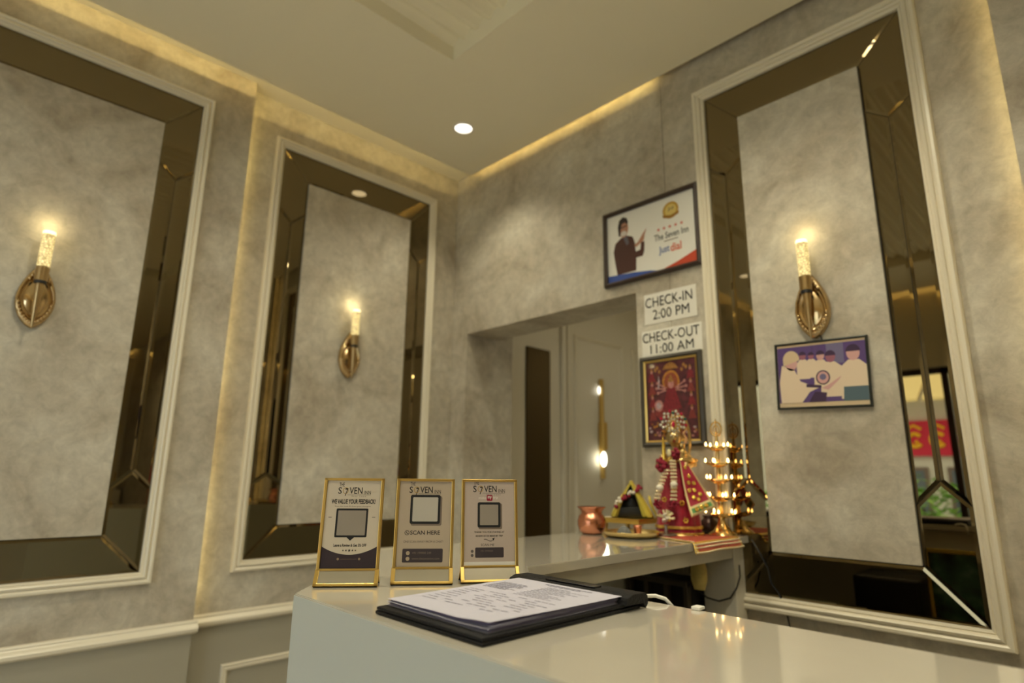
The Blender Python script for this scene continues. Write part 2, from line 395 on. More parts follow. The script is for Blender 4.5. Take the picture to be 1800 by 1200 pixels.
# corridor wall: moulded panel frames (plane x = 0, facing +x)
wains(7, (0, 0, 0), PI / 2, 1.045, 1.597, .15, 2.182); wains(8, (0, 0, 0), PI / 2, .42, .955, 2.21, 2.50)
wains(9, (0, 0, 0), PI / 2, 1.72, 1.98, .15, 2.182)
b = MB(); b.rbox(.0, .022, .905, .945, 0, 2.6, .004); b.rbox(0, .016, .965, .985, 0, 2.6, .003)
struct(b.build('trim_10', CREAM))
o = MB().rbox(.0, .012, .58, .796, .2, 2.024, .003).build('mirror_strip', mat('smoked_mirror', (.10, .075, .04), .08, 1.0))
tag(o, 'dark smoked mirror strip on the cream corridor wall beyond the opening', 'mirror')
t = thing('linear_wall_light', 'slim brass wall light with glowing bulb in the corridor beyond the opening', 'wall light', (0, 1.32, 1.2))
MB().rbox(0, .03, -.012, .012, .02, .70, .003).build('stem', GOLD, t)
MB().rbox(0, .045, -.024, .024, .21, .40, .004).build('holder', GOLD, t)
BULB = mat('glowing_bulb', (.9, .9, .8), .4, emit=(1.0, .95, .72), estr=5)
MB().ball((.04, -.02, .15), (.02, .02, .05), 12, 8).build('bulb', BULB, t, smooth=True)
MB().ball((.02, -.03, .62), (.008, .011, .03), 8, 6).build('bulb', mat('reflection_glow', (.9, .9, .8), .4, emit=(1, .97, .85), estr=1.6), t, smooth=True)  # faint reflection high on the stem, made as a small glowing ball, no lamp
cl = area('corridor_downlight', (1.15, 1.35, 2.58), (0, 0, -1), .12, .12, 3.2, SOFT)

# ------------------------------------------------------------------ ceiling downlights
DLM = mat('lit_diffuser', (1, 1, 1), .5, emit=(1, .93, .78), estr=1.6)
RING = mat('white_trim_ring', (.80, .76, .68), .4)
def downlight(x, y, label, power, z=2.890, cone=118):
    t = thing('ceiling_downlight', label, 'downlight', (x, y, z), 0, 'recessed ceiling downlights')
    MB().lathe([(.052, 0), (.052, -.004), (.046, -.006), (.042, -.003), (.042, 0)], n=32, cap=False).build('trim_ring', RING, t, smooth=True)
    MB().lathe([(.0, -.0035), (.028, -.0035), (.042, -.0012)], n=32, cap=False).build('diffuser', DLM, t, smooth=True)
    l = bpy.data.lights.new('downlight_lamp', 'SPOT'); l.energy = power; l.color = SOFT; l.spot_size = math.radians(cone); l.spot_blend = .8; l.shadow_soft_size = .04
    o = bpy.data.objects.new('downlight_lamp', l); C.objects.link(o); o.parent = t; o.location = (0, 0, -.012)
downlight(.497, -.369, 'small lit downlight in the ceiling near the room corner', 18)
downlight(2.35, -1.25, 'lit downlight in the fluted tray facing the back wall mirror panel', 42, z=2.953, cone=156)
downlight(1.85, -.62, 'lit downlight in the ceiling strip before the back wall mirror panel', 20)
downlight(1.20, -1.45, 'lit downlight in the fluted tray above the return counter', 36, z=2.953, cone=150)
downlight(3.6, -.45, 'lit downlight in the ceiling in front of the right pilaster', 22)
downlight(.50, -2.7, 'lit downlight in the ceiling near the left pilaster', 4)
downlight(.55, -3.75, 'lit downlight in the ceiling by the entrance wall', 14)
downlight(3.7, -3.6, 'lit downlight in the ceiling right of the entrance', 28)
downlight(3.75, -2.0, 'lit downlight in the ceiling right of the fluted tray', 24)
downlight(5.5, -.6, 'lit downlight in the far lobby ceiling near the back wall', 24)
downlight(5.5, -3.5, 'lit downlight in the far lobby ceiling near the front wall', 24)

# ------------------------------------------------------------------ wall sconces
def crystal():
    m = bpy.data.materials.new('lit_crystal_tube'); m.use_nodes = True; nt = m.node_tree; b = nt.nodes['Principled BSDF']; L = nt.links.new
    tc = nt.nodes.new('ShaderNodeTexCoord'); v = nt.nodes.new('ShaderNodeTexVoronoi'); v.inputs['Scale'].default_value = 120
    v.feature = 'DISTANCE_TO_EDGE'; L(tc.outputs['Object'], v.inputs['Vector'])
    r = nt.nodes.new('ShaderNodeValToRGB'); r.color_ramp.elements[0].position = .02; r.color_ramp.elements[1].position = .22
    r.color_ramp.elements[0].color = (.26, .15, .02, 1); r.color_ramp.elements[1].color = (1.0, .80, .34, 1); L(v.outputs['Distance'], r.inputs['Fac'])
    b.inputs['Base Color'].default_value = (.5, .45, .3, 1); b.inputs['Roughness'].default_value = .15
    L(r.outputs['Color'], b.inputs['Emission Color']); b.inputs['Emission Strength'].default_value = .85
    bp = nt.nodes.new('ShaderNodeBump'); bp.inputs['Strength'].default_value = .6; bp.inputs['Distance'].default_value = .003
    L(v.outputs['Distance'], bp.inputs['Height']); L(bp.outputs['Normal'], b.inputs['Normal'])
    return m
CRYSTAL = crystal()
CAPM = mat('lit_crystal_cap', (.9, .85, .7), .3, emit=(1.0, .86, .50), estr=1.1)
def sconce(label, loc, rz):
    """local origin on the wall at the lower tip height; -y points into the room"""
    t = thing('wall_sconce', label, 'wall sconce', loc, rz, 'gold leaf wall sconces')
    # leaf-shaped back plate: half width as a function of height
    def hw(s): return .053 * (math.sin(PI * min(1, max(0, s)) ** .80) ** .82) * (1.0 if s < .9 else 1.0)
    Hs = .222
    rings = [(1.0, 0), (1.0, -.011), (.96, -.019), (.90, -.022), (.84, -.020), (.80, -.014), (.77, -.012), (.74, -.015), (.70, -.016), (.66, -.013), (.55, -.016), (.38, -.020), (.18, -.0225), (.0, -.023)]
    nn = 40; out = []
    for i in range(nn):
        a = i / nn * 2
        if a < 1: s = (1 - math.cos(PI * a)) / 2; out.append((hw(s), s * Hs))
        else: s = (1 + math.cos(PI * (a - 1))) / 2; out.append((-hw(s), s * Hs))
    cz = .095; vs = []
    for k, y in rings:
        for i, (x, z) in enumerate(out):
            j = 1 + .03 * math.sin(i * 2.9) * (1 if .8 < k < .97 else 0) * .5
            vs.append((x * k * j, y, cz + (z - cz) * k * j + .006))
    m = MB(); m.add(vs, [(r * nn + i, r * nn + (i + 1) % nn, (r + 1) * nn + (i + 1) % nn, (r + 1) * nn + i) for r in range(len(rings) - 1) for i in range(nn)])
    m.build('leaf_plate', SCGOLD, t, smooth=True)
    bd = MB()
    for i in range(nn):
        x, z = out[i]
        if z < .085 or z > .165: bd.ball((x * .84, -.021, cz + (z - cz) * .84 + .006), (.0058, .004, .0066), 7, 5)
    bd.build('hammered_beads', SCGOLD, t, smooth=True, kind='stuff')
    ty = -.048
    MB().lathe([(.0005, -.004), (.0035, .012), (.0085, .085), (.0125, .138), (.0125, .148)], (0, ty, 0), 20).build('spike', mat('brushed_gold', (.50, .36, .18), .28, 1.0), t, smooth='auto')
    MB().lathe([(.0165, .148), (.0170, .153), (.0165, .158)], (0, ty, 0), 20).build('black_band', BLACK, t, smooth='auto')
    MB().lathe([(.0165, .158), (.0182, .160), (.0190, .205), (.0165, .206)], (0, ty, 0), 24).build('socket', mat('brushed_gold', (.5, .36, .18), .28, 1.0), t, smooth='auto')
    MB().tube([(0, ty + .012, .152), (0, -.010, .152)], .006, 10).build('arm', SCGOLD, t, smooth=True)
    MB().lathe([(.0165, .203), (.0180, .206), (.0180, .318)], (0, ty, 0), 24, cap=False).build('crystal_tube', CRYSTAL, t, smooth='auto')
    MB().lathe([(.0180, .318), (.0180, .326), (.0165, .330), (.013, .3305), (.012, .326)], (0, ty, 0), 24, cap=False).build('tube_rim', CAPM, t, smooth=True)
    l = bpy.data.lights.new('sconce_lamp', 'POINT'); l.energy = .13; l.color = (1, .80, .40); l.shadow_soft_size = .011
    o = bpy.data.objects.new('sconce_lamp', l); C.objects.link(o); o.parent = t; o.location = (0, ty + .006, .362)
    return t
sconce('gold leaf sconce with lit crystal tube on the leftmost stucco panel', (PX + .013, -1.822, 1.683), PI / 2)
sconce('gold leaf sconce with lit crystal tube on the middle panel, left of the room corner', (.013, -.634, 1.668), PI / 2)
sconce('gold leaf sconce with lit crystal tube above the small framed photo', (1.891, -.013, 1.668), 0)

# ------------------------------------------------------------------ reception counter
CT = 1.05
t = thing('reception_counter', 'white quartz topped reception counter with angled corner and return', 'counter', (0, 0, 0))
OUT = [(3.9, -1.549), (3.9, -1.169), (1.735, -1.169), (1.622, -1.060), (1.614, -.004), (1.187, -.004), (1.187, -1.156), (1.580, -1.549)]
b = MB(); bm = bmesh.new(); vsb = [bm.verts.new((x, y, CT - .022)) for x, y in OUT]; f = bm.faces.new(vsb)
r = bmesh.ops.extrude_face_region(bm, geom=[f]); bmesh.ops.translate(bm, vec=(0, 0, .022), verts=[v for v in r['geom'] if isinstance(v, bmesh.types.BMVert)])
bmesh.ops.recalc_face_normals(bm, faces=bm.faces[:])
bmesh.ops.bevel(bm, geom=bm.edges[:], offset=.0016, segments=2, affect='EDGES')
bm.verts.index_update(); b.add([v.co for v in bm.verts], [[v.index for v in fc.verts] for fc in bm.faces]); bm.free()
b.build('countertop', QUARTZ, t)
LZ = CT - .022
def wallseg(m, p, q, th, z0, z1, side):
    p, q = Vector(p), Vector(q); d = (q - p).normalized(); n = Vector((-d.y, d.x)) * side * th
    m.prism([tuple(p), tuple(q), tuple(q + n), tuple(p + n)], 'z', z0, z1)
m = MB(); wallseg(m, (1.5796, -1.5498), (3.88, -1.5498), .0006, .0, CT - .003, 1); wallseg(m, (1.5825, -1.5475), (3.88, -1.5475), .018, .0, LZ, 1); m.build('front_panel', LAMIN, t)
m = MB(); wallseg(m, (1.1862, -1.1564), (1.5796, -1.5498), .0006, 0, CT - .003, 1); wallseg(m, (1.189, -1.155), (1.5815, -1.5475), .018, 0, LZ, 1); m.build('angled_panel', LAMIN, t)
m = MB(); wallseg(m, (1.1862, -.02), (1.1862, -1.1564), .0006, 0, CT - .003, 1); wallseg(m, (1.189, -.02), (1.189, -1.154), .018, 0, LZ, 1); m.build('side_panel', LAMIN, t)
m = MB(); m.box(1.578, 1.596, -1.05, -.09, .985, LZ); m.build('apron', MARBLE, t)
m = MB(); m.box(1.73, 3.88, -1.205, -1.19, .90, LZ); m.build('apron', MARBLE, t)
m = MB(); m.rbox(1.482, 1.593, -.075, -.003, 0, LZ, .002); m.build('marble_post', MARBLE, t)
m = MB(); m.box(1.21, 1.57, -.97, -.62, .30, .32); m.build('shelf', LAMIN, t)

# ------------------------------------------------------------------ sign holders
INSERT = mat('glossy_print_sheet', (.62, .54, .43), .45, coat=.6)
INSERT_P = mat('glossy_print_sheet_rose', (.52, .43, .37), .45, coat=.6)
INSERT_T = mat('glossy_print_sheet_tan', (.47, .385, .29), .45, coat=.6)
BK = flat('print_black', 22, 20, 22); GREYP = flat('print_grey', 92, 84, 80); WHP = flat('print_white', 232, 228, 220); MIDP = flat('print_mid', 150, 140, 128)
PINK = flat('print_crimson', 150, 20, 50); GOLDP = flat('print_gold', 168, 132, 42); SHAD = flat('print_shade', 120, 106, 94)
ACRYL = mat('clear_acrylic', (.60, .56, .48), .16, .75)
def logo(p, x0, y, zt, w, circ):
    """name lettering with a ringed 7 standing for the E; x0 left, zt top"""
    text('lettering', 'THE', BK, p, x0 + .02 * w, x0 + .18 * w, zt - .115 * w, zt, y)
    z1, z0 = zt - .14 * w, zt - .34 * w
    text('lettering', 'S', BK, p, x0, x0 + .105 * w, z0, z1, y, bold=.01)
    text('lettering', '7', BK, p, x0 + .195 * w, x0 + .285 * w, z0 - .07 * w, z1 - .03 * w, y, shear=.02 * w, bold=.01)
    m = MB(); cx, cz, r = x0 + .225 * w, (z0 + z1) / 2 - .0 * w, .085 * w
    A = ell(cx, cz, r, r * 1.15, 28); B = ell(cx, cz, r * .82, r * .96, 28)
    m.add([(u, y, v) for u, v in A] + [(u, y, v) for u, v in B], [(i, (i + 1) % 28, 28 + (i + 1) % 28, 28 + i) for i in range(28)])
    m.build('logo_ring', circ, p)
    text('lettering', 'VEN', BK, p, x0 + .34 * w, x0 + .74 * w, z0, z1, y, bold=.01)
    text('lettering', 'INN', BK, p, x0 + .80 * w, x0 + w, z0 - .01 * w, z0 + .10 * w, y)
    MB().flat([(x0 + .29 * w, z0 - .03 * w), (x0 + w, z0 - .03 * w), (x0 + w, z0 - .022 * w), (x0 + .29 * w, z0 - .022 * w)], y).build('logo_rule', BK, p)
    text('lettering', 'Stay Luxe', GREYP, p, x0 + .42 * w, x0 + .86 * w, z0 - .105 * w, z0 - .045 * w, y, spacing=1.5)
def sign(label, loc, rz, insert, fill, lean=7, w=.105, h=.155):
    t = thing('sign_holder', label, 'sign', loc, rz, 'gold framed table signs on the counter')
    hw = w / 2; z0 = .0245; yb = .017; L = math.radians(lean); ca, sa = math.cos(L), math.sin(L)
    # upright part as one part holder with sub-parts: an empty-free mesh frame, printing parented to it
    up_ = MB()
    for x0, x1, a0, a1 in ((-hw, -hw + .0055, 0, h), (hw - .0055, hw, 0, h), (-hw, hw, h - .0045, h), (-hw, hw, 0, .0035)):
        up_.rbox(x0, x1, -.0045, .0045, a0, a1, .0008)
    fr = up_.build('frame', GOLD, t); fr.location = (0, yb, z0); fr.rotation_euler = (-L, 0, 0)
    ins = MB().box(-hw + .004, hw - .004, -.002, .002, .002, h - .003).build('print_sheet', insert, fr)
    fill(fr, hw - .0055, h, -.0022)
    # slanted lip at the foot: acrylic face edged in gold, rear foot behind
    LL = math.hypot(yb, z0); an = math.atan2(yb, z0)
    lip = MB()
    for x0, x1, a0, a1 in ((-hw - .001, -hw + .006, 0, LL), (hw - .006, hw + .001, 0, LL), (-hw - .001, hw + .001, 0, .0045), (-hw, hw, LL - .0025, LL + .001)):
        lip.rbox(x0, x1, -.004, .001, a0, a1, .0007)
    lp = lip.build('foot_frame', GOLD, t); lp.location = (0, 0, .001); lp.rotation_euler = (-an, 0, 0)
    MB().box(-hw + .004, hw - .004, -.002, .0, .002, LL - .001).build('acrylic_face', ACRYL, lp)
    rear = MB(); rear.rbox(-hw, hw, -.001, .0015, 0, LL + .002, .0006)
    rp = rear.build('rear_foot', GOLD, t); rp.location = (0, yb * 2 + .012, .001); rp.rotation_euler = (math.atan2(yb + .010, z0), 0, 0)
    m = MB(); m.rbox(-hw, hw, .0, .004, 0, .0016, .0005); m.rbox(-hw, hw, yb * 2 + .008, yb * 2 + .013, 0, .0016, .0005)
    m.build('rubber_strip', BLACK, t)
    return t
def plate(p, x0, x1, z0, z1, y, inner, r=.003, m=.07, shade=False):
    k = MB()
    if shade: k.cur = 1; k.flat(rrect(x0 + .002, x1 + .003, z0 - .003, z1 - .002, r), y + .0001)
    k.cur = 0; k.flat(rrect(x0, x1, z0, z1, r), y)
    d = (x1 - x0) * m; k.cur = 2; k.flat(rrect(x0 + d, x1 - d, z0 + d, z1 - d, r * .5), y - .0001)
    k.build('printed_plate', [BK, SHAD, inner], p)
def fill1(p, hw, h, y):
    logo(p, -.0275, y, h - .008, .057, GOLDP)
    text('lettering', 'WE VALUE YOUR FEEDBACK!', BK, p, -.0375, .0385, h - .0445, h - .0365, y, bold=.035)
    text('lettering', 'Scan the code & share your thoughts', GREYP, p, -.031, .031, h - .0505, h - .0475, y)
    plate(p, -.0275, .0275, .054, .1025, y, MIDP, .002, .06)
    MB().flat([(-.007, .0545), (.007, .0545), (0, .0485)], y).build('printed_pointer', BK, p)
    text('lettering', 'Leave a Review & Get 5% OFF', BK, p, -.0275, .0285, .0385, .0435, y, bold=.025)
    k = MB()
    for i, (dx, rr) in enumerate(((-.0105, .0018), (-.0055, .0021), (0, .0029), (.0055, .0021), (.0105, .0018))): k.flat(star(dx, .0325, rr), y)
    k.build('printed_stars', BK, p)
    k = MB(); n = 16; xs = [-hw + 2 * hw * i / n for i in range(n + 1)]
    k.add([(x, y + .0001, .0035) for x in xs] + [(x, y + .0001, .0255 + .0135 * (abs(x) / hw) ** 2) for x in xs], [(i, i + 1, n + 2 + i, n + 1 + i) for i in range(n)])
    k.build('printed_band', flat('print_aubergine', 48, 34, 42), p)
    k = MB(); k.flat(ell(-.018, .0185, .0021, .0021, 12), y - .0001); k.flat(ell(.018, .0185, .0021, .0021, 12), y - .0001); k.flat([(-.014, .0183), (.014, .0183), (.014, .0187), (-.014, .0187)], y - .0001)
    k.build('printed_icons', flat('print_tan', 140, 120, 96), p)
    for s in (-1, 1): MB().flat([(s * .0375 - .0028, .0872), (s * .0375 + .0028, .0872), (s * .0375 + .0028, .0882), (s * .0375 - .0028, .0882)], y).build('printed_mark', GREYP, p)
def fill2(p, hw, h, y):
    logo(p, -.0295, y, h - .006, .057, GOLDP)
    plate(p, -.0265, .0275, .0755, .1265, y, flat('print_pale', 186, 180, 168), .0035, .08, True)
    k = MB(); A = ell(-.030, .0605, .0042, .0042, 20); B = ell(-.030, .0605, .0033, .0033, 20)
    k.add([(u, y, v) for u, v in A] + [(u, y, v) for u, v in B], [(i, (i + 1) % 20, 20 + (i + 1) % 20, 20 + i) for i in range(20)])
    k.flat([(-.0315, .0622), (-.0305, .0625), (-.0304, .0608), (-.0292, .0596), (-.0278, .0597), (-.0279, .0588), (-.0292, .0584), (-.0312, .0602)], y)
    k.build('printed_phone_icon', BK, p)
    text('lettering', 'SCAN HERE', BK, p, -.0245, .0285, .0572, .0643, y, bold=.012)
    text('lettering', 'ONE SCAN AWAY FROM A CHAT!', GREYP, p, -.0355, .0345, .0435, .0472, y)
    k = MB(); k.flat(rrect(-.0365, .0345, .0105, .0335, .002), y); k.cur = 1
    k.flat(ell(-.0268, .0262, .0034, .0034, 16), y - .0001); k.flat(ell(-.0268, .0168, .0034, .0034, 16), y - .0001)
    k.build('printed_contact_box', [flat('print_plum', 58, 48, 52), flat('print_sand', 176, 158, 134)], p)
    text('lettering', '+91 199900 249', SHAD, p, -.0195, .014, .0245, .0282, y - .0001)
    text('lettering', 'www.thesevaninn.com', SHAD, p, -.0195, .029, .0152, .0188, y - .0001)
def fill3(p, hw, h, y):
    logo(p, -.031, y, h - .003, .060, GOLDP)
    k = MB(); k.flat(rrect(-.0055, .0055, .116, .127, .0022), y); k.build('printed_red_badge', PINK, p)
    text('lettering', 'make', WHP, p, -.0205, -.0065, .1195, .1235, y); text('lettering', 'my', WHP, p, -.0035, .0038, .1185, .1245, y - .0001, bold=.02); text('lettering', 'trip', WHP, p, .0065, .0155, .1185, .1245, y)
    plate(p, -.0225, .0205, .0685, .1135, y, MIDP, .003, .10, True)
    text('lettering', 'THANK YOU FOR STAYING AT', BK, p, -.0285, .0275, .0590, .0622, y, bold=.012)
    text('lettering', 'REVIEW US ON MAKE MY TRIP', BK, p, -.0255, .0245, .0522, .0553, y, bold=.012)
    k = MB(); pts = [(-.0105 + .019 * i / 10, 0, .0455 + .0025 * math.sin(i / 10 * 5.2 + 1.2) + .0025 * i / 10) for i in range(11)]
    k.add([(a, y, c - .0005) for a, _, c in pts] + [(a, y, c + .0005) for a, _, c in pts], [(i, i + 1, 12 + i, 11 + i) for i in range(10)])
    k.flat([(.0075, .0455), (.0095, .0508), (.0045, .0492)], y); k.build('printed_arrow', BK, p)
    text('lettering', 'SCAN ME', GREYP, p, -.0165, .0085, .0362, .0405, y)
    k = MB(); k.flat(rrect(-.0265, .026, .0165, .034, .0018), y); k.cur = 1; k.flat(ell(-.0320, .0275, .0026, .0026, 14), y); k.flat(ell(-.0320, .0205, .0026, .0026, 14), y)
    k.cur = 2; k.flat([(-hw, .0035), (hw, .0035), (hw, .0095), (-hw, .0095)], y)
    k.build('printed_contact_box', [flat('print_plum', 58, 48, 52), GREYP, WHP], p)
    text('lettering', '+91 1999000', SHAD, p, -.0165, .006, .0265, .0292, y - .0001)
sign('gold framed table sign headed WE VALUE YOUR FEEDBACK, leftmost of the three', (1.588, -1.465, CT), math.radians(52.2), INSERT, fill1)
sign('gold framed table sign reading SCAN HERE, between the other two signs', (1.654, -1.356, CT), math.radians(52.4), INSERT_T, fill2)
sign('gold framed table sign with red badge, beside the black folder', (1.717, -1.252, CT), math.radians(57), INSERT_P, fill3)

# ------------------------------------------------------------------ folder and papers
t = thing('clip_folder', 'black leatherette clip folder lying open on the counter', 'folder', (0, 0, CT))
FX0, FX1, FY0, FY1 = 1.788, 2.010, -1.531, -1.222
MB().rbox(FX0, FX1, FY0, FY1, .0004, .0050, .0018).build('back_cover', LEATHER, t, smooth='auto')
MB().rbox(FX0 + .001, FX1 - .001, FY0 + .001, FY1 + .004, .0053, .0100, .0020).build('front_cover', LEATHER, t, smooth='auto')
m = MB()   # raised spine flap along the far edge
pr = [(FY1 - .045, .0100), (FY1 - .040, .0185), (FY1 - .028, .0225), (FY1 + .004, .0215), (FY1 + .009, .0170), (FY1 + .009, .006), (FY1 + .003, .001), (FY1 - .002, .0080)]
m.prism(pr, 'x', FX0 - .012, FX1 + .006); m.build('spine_flap', LEATHER, t, smooth='auto')
MB().rbox(FX0 + .06, FX0 + .16, FY1 - .030, FY1 - .012, .0222, .0242, .001).build('clip', mat('dark_steel', (.04, .04, .05), .3, 1.0), t)
ps = thing('paper_stack', 'stack of printed register sheets clipped in the black folder', 'papers', (0, 0, CT))
QX0, QX1, QY0, QY1 = 1.793, 2.006, -1.514, -1.255
NS = 7
def sheet_z(u, v, k):
    base = .0106 + .0011 * k
    wave = .0016 * math.sin(3.2 * u + 2.4 * v + k * .7) * (1 - v) * (k / NS)
    curl = .0045 * max(0, (u - .35)) ** 2 * (1 - v) ** 3 * (k / NS) - .002 * max(0, .2 - abs(u - .72)) / .2 * max(0, (.25 - v)) / .25 * k / NS
    return base + max(0, .0004 * k + wave + curl)
for k in range(NS):
    ox, oy, a = random.uniform(-.002, .002), random.uniform(-.003, .003), random.uniform(-.010, .010)
    m = MB()
    def fn(u, v):
        x = QX0 + ox + u * (QX1 - QX0 - .004) + a * (v - .5) * .2; y = QY0 + oy + v * (QY1 - QY0)
        return (x, y, sheet_z(u, v, k))
    m.grid(fn, 16, 20)
    m.build('sheet', PAPER if k not in (2, 5) else mat('violet_tinted_paper', (.44, .38, .62), .8), ps, smooth=True)
topa = (ox, oy, a)
m = MB(); rnd = random.Random(3)   # typed lines on the top sheet (real strips hugging it)
def dash(u0, u1, v, hgt=.004):
    hgt *= 2.0
    n = max(1, int((u1 - u0) / .05)); 
    for i in range(n):
        a0, a1 = u0 + (u1 - u0) * i / n, u0 + (u1 - u0) * (i + .85) / n
        q = []
        for (uu, vv) in ((a0, v), (a1, v), (a1, v + hgt), (a0, v + hgt)):
            q.append((QX0 + ox + uu * (QX1 - QX0 - .004) + a * (vv - .5) * .2, QY0 + oy + vv * (QY1 - QY0), sheet_z(uu, vv, NS - 1) + .00035))
        m.add(q, [(0, 1, 2, 3)])
for i in range(9):
    dash(.07, .30 + .1 * rnd.random(), .80 - i * .022)
for i in range(11): dash(.45, .62 + .25 * rnd.random(), .86 - i * .028, .003)
for i in range(9):
    v = .52 - i * .043; u = .08
    while u < .9:
        w = .05 + .16 * rnd.random(); dash(u, min(.94, u + w), v, .0035); u += w + .05 + .1 * rnd.random()
dash(.35, .8, .93, .006); dash(.40, .72, .905, .005)
m.build('typed_text', mat('faded_ink', (.17, .165, .24), .8), ps, kind='stuff')

# small white things by the back edge of the counter
m = MB(); m.tube([(1.975, -1.176, CT + .003), (1.985, -1.172, CT + .007), (2.0, -1.168, CT + .009), (2.014, -1.163, CT + .006), (2.02, -1.155, CT - .004), (2.022, -1.150, CT - .03)], .0028, 8)
tag(m.build('white_cable', mat('white_plastic', (.85, .84, .80), .4), smooth=True), 'short white cable looping over the rear edge of the counter by the folder', 'cable')
m = MB(); m.rbox(2.064, 2.078, -1.176, -1.160, CT + .0003, CT + .005, .0012)
tag(m.build('cable_clip', mat('white_plastic', (.85, .84, .8), .4)), 'tiny white cable clip stuck on the rear edge of the counter', 'clip')

# ------------------------------------------------------------------ wall pictures and notices (back wall)
GLZ = -.0008
t = thing('framed_award', 'dark framed award print with a man in brown pointing, above the opening', 'picture', (1.286, 0, 2.196))
fwd, fhh = .2265, .1680
def picframe(p, hw, hh, fw_, m, dep=.018, lip=.004):
    rs = [(-hw, hw, -hh, hh, 0), (-hw, hw, -hh, hh, -dep), (-hw + fw_ * .5, hw - fw_ * .5, -hh + fw_ * .5, hh - fw_ * .5, -dep - lip), (-hw + fw_, hw - fw_, -hh + fw_, hh - fw_, -dep + .002), (-hw + fw_, hw - fw_, -hh + fw_, hh - fw_, -.004)]
    for sd in loops(rs): sd.build('frame_side', m, p)
picframe(t, fwd, fhh, .0165, DBROWN)
x0, x1, z0, z1 = -fwd + .015, fwd - .015, -fhh + .015, fhh - .015
PWHITE = mat('award_paper', (.80, .79, .74), .5, coat=.5)
sh = MB().box(x0, x1, -.006, -.001, z0, z1).build('print_sheet', PWHITE, t)
y = -.0063; W_, H_ = x1 - x0, z1 - z0
def uv(u, v): return (x0 + u * W_, z0 + v * H_)
k = MB(); k.flat([uv(0, 0), uv(.62, 0), uv(.50, .045), uv(.30, .085), uv(0, .115)], y); k.build('printed_blue_band', flat('print_blue', 58, 84, 160), sh)
k = MB(); k.flat([uv(.60, 0), uv(1, 0), uv(1, .17), uv(.80, .075)], y - .0001); k.build('printed_red_band', flat('print_red', 196, 74, 46), sh)
# the man: trousers/jacket, arms, hands, head, hair
JK = flat('print_brown_jacket', 74, 42, 34); SK = flat('print_skin', 176, 128, 104); HR = flat('print_dark_hair', 50, 40, 36); SHT = flat('print_shirt', 96, 92, 100); WB = flat('print_white_beard', 208, 202, 196)
k = MB()
k.cur = 0; k.flat([uv(.115, .10), uv(.34, .10), uv(.345, .28), uv(.335, .50), uv(.31, .60), uv(.24, .645), uv(.17, .63), uv(.10, .57), uv(.075, .45), uv(.09, .30)], y - .0001)
k.flat([uv(.19, .46), uv(.33, .28), uv(.42, .28), uv(.44, .35), uv(.445, .48), uv(.405, .49), uv(.395, .38), uv(.34, .37), uv(.24, .55)], y - .0002)
k.cur = 3; k.flat([uv(.195, .63), uv(.245, .64), uv(.265, .52), uv(.235, .50)], y - .00025)
k.cur = 1; k.flat([uv(.325, .47), uv(.37, .50), uv(.43, .60), uv(.475, .66), uv(.452, .585), uv(.44, .50), uv(.40, .47), uv(.35, .43)], y - .0003)
k.flat(ell(*uv(.205, .76), .024, .041, 18), y - .0003)
k.cur = 2; k.flat([uv(.145, .66), uv(.135, .80), uv(.155, .90), uv(.20, .935), uv(.245, .905), uv(.262, .84), uv(.25, .80), uv(.225, .845), uv(.185, .835), uv(.17, .76), uv(.165, .66)], y - .0004)
k.flat([uv(.175, .785), uv(.245, .80), uv(.245, .785), uv(.175, .768)], y - .0005)
k.cur = 4; k.flat(ell(*uv(.205, .685), .016, .012, 14), y - .0005)
k.build('printed_man', [JK, SK, HR, SHT, WB], sh)
k = MB(); k.flat(ell(*uv(.745, .80), .036, .036, 28), y - .0001); k.cur = 1; k.flat(ell(*uv(.745, .80), .026, .026, 24), y - .0002); k.cur = 2
k.flat([uv(.655, .755), uv(.745, .73), uv(.835, .755), uv(.825, .715), uv(.745, .685), uv(.665, .715)], y - .0003)
k.build('printed_medal', [flat('print_medal_gold', 190, 150, 60), flat('print_medal_light', 214, 190, 110), flat('print_medal_dark', 156, 112, 40)], sh)
text('lettering', 'Jd', GREYP, sh, *[uv(.715, 0)[0], uv(.775, 0)[0]], uv(0, .79)[1], uv(0, .845)[1], y - .0003)
k = MB()
for i in range(5): k.flat(star(*uv(.605 + i * .062, .575), .0085), y - .0001)
k.build('printed_stars', flat('print_star_red', 200, 70, 56), sh)
text('lettering', 'The Seven Inn', flat('print_slate', 60, 62, 60), sh, uv(.555, 0)[0], uv(.92, 0)[0], uv(0, .425)[1], uv(0, .515)[1], y - .0001, bold=.015)
MB().flat([uv(.66, .385), uv(.81, .385), uv(.81, .397), uv(.66, .397)], y - .0001).build('printed_small_line', SHAD, sh)
text('lettering', 'Just', flat('print_jblue', 60, 90, 160), sh, uv(.60, 0)[0], uv(.715, 0)[0], uv(0, .21)[1], uv(0, .335)[1], y - .0001, bold=.02)
text('lettering', 'dial', flat('print_jred', 206, 88, 50), sh, uv(.725, 0)[0], uv(.84, 0)[0], uv(0, .225)[1], uv(0, .335)[1], y - .0001, bold=.02)

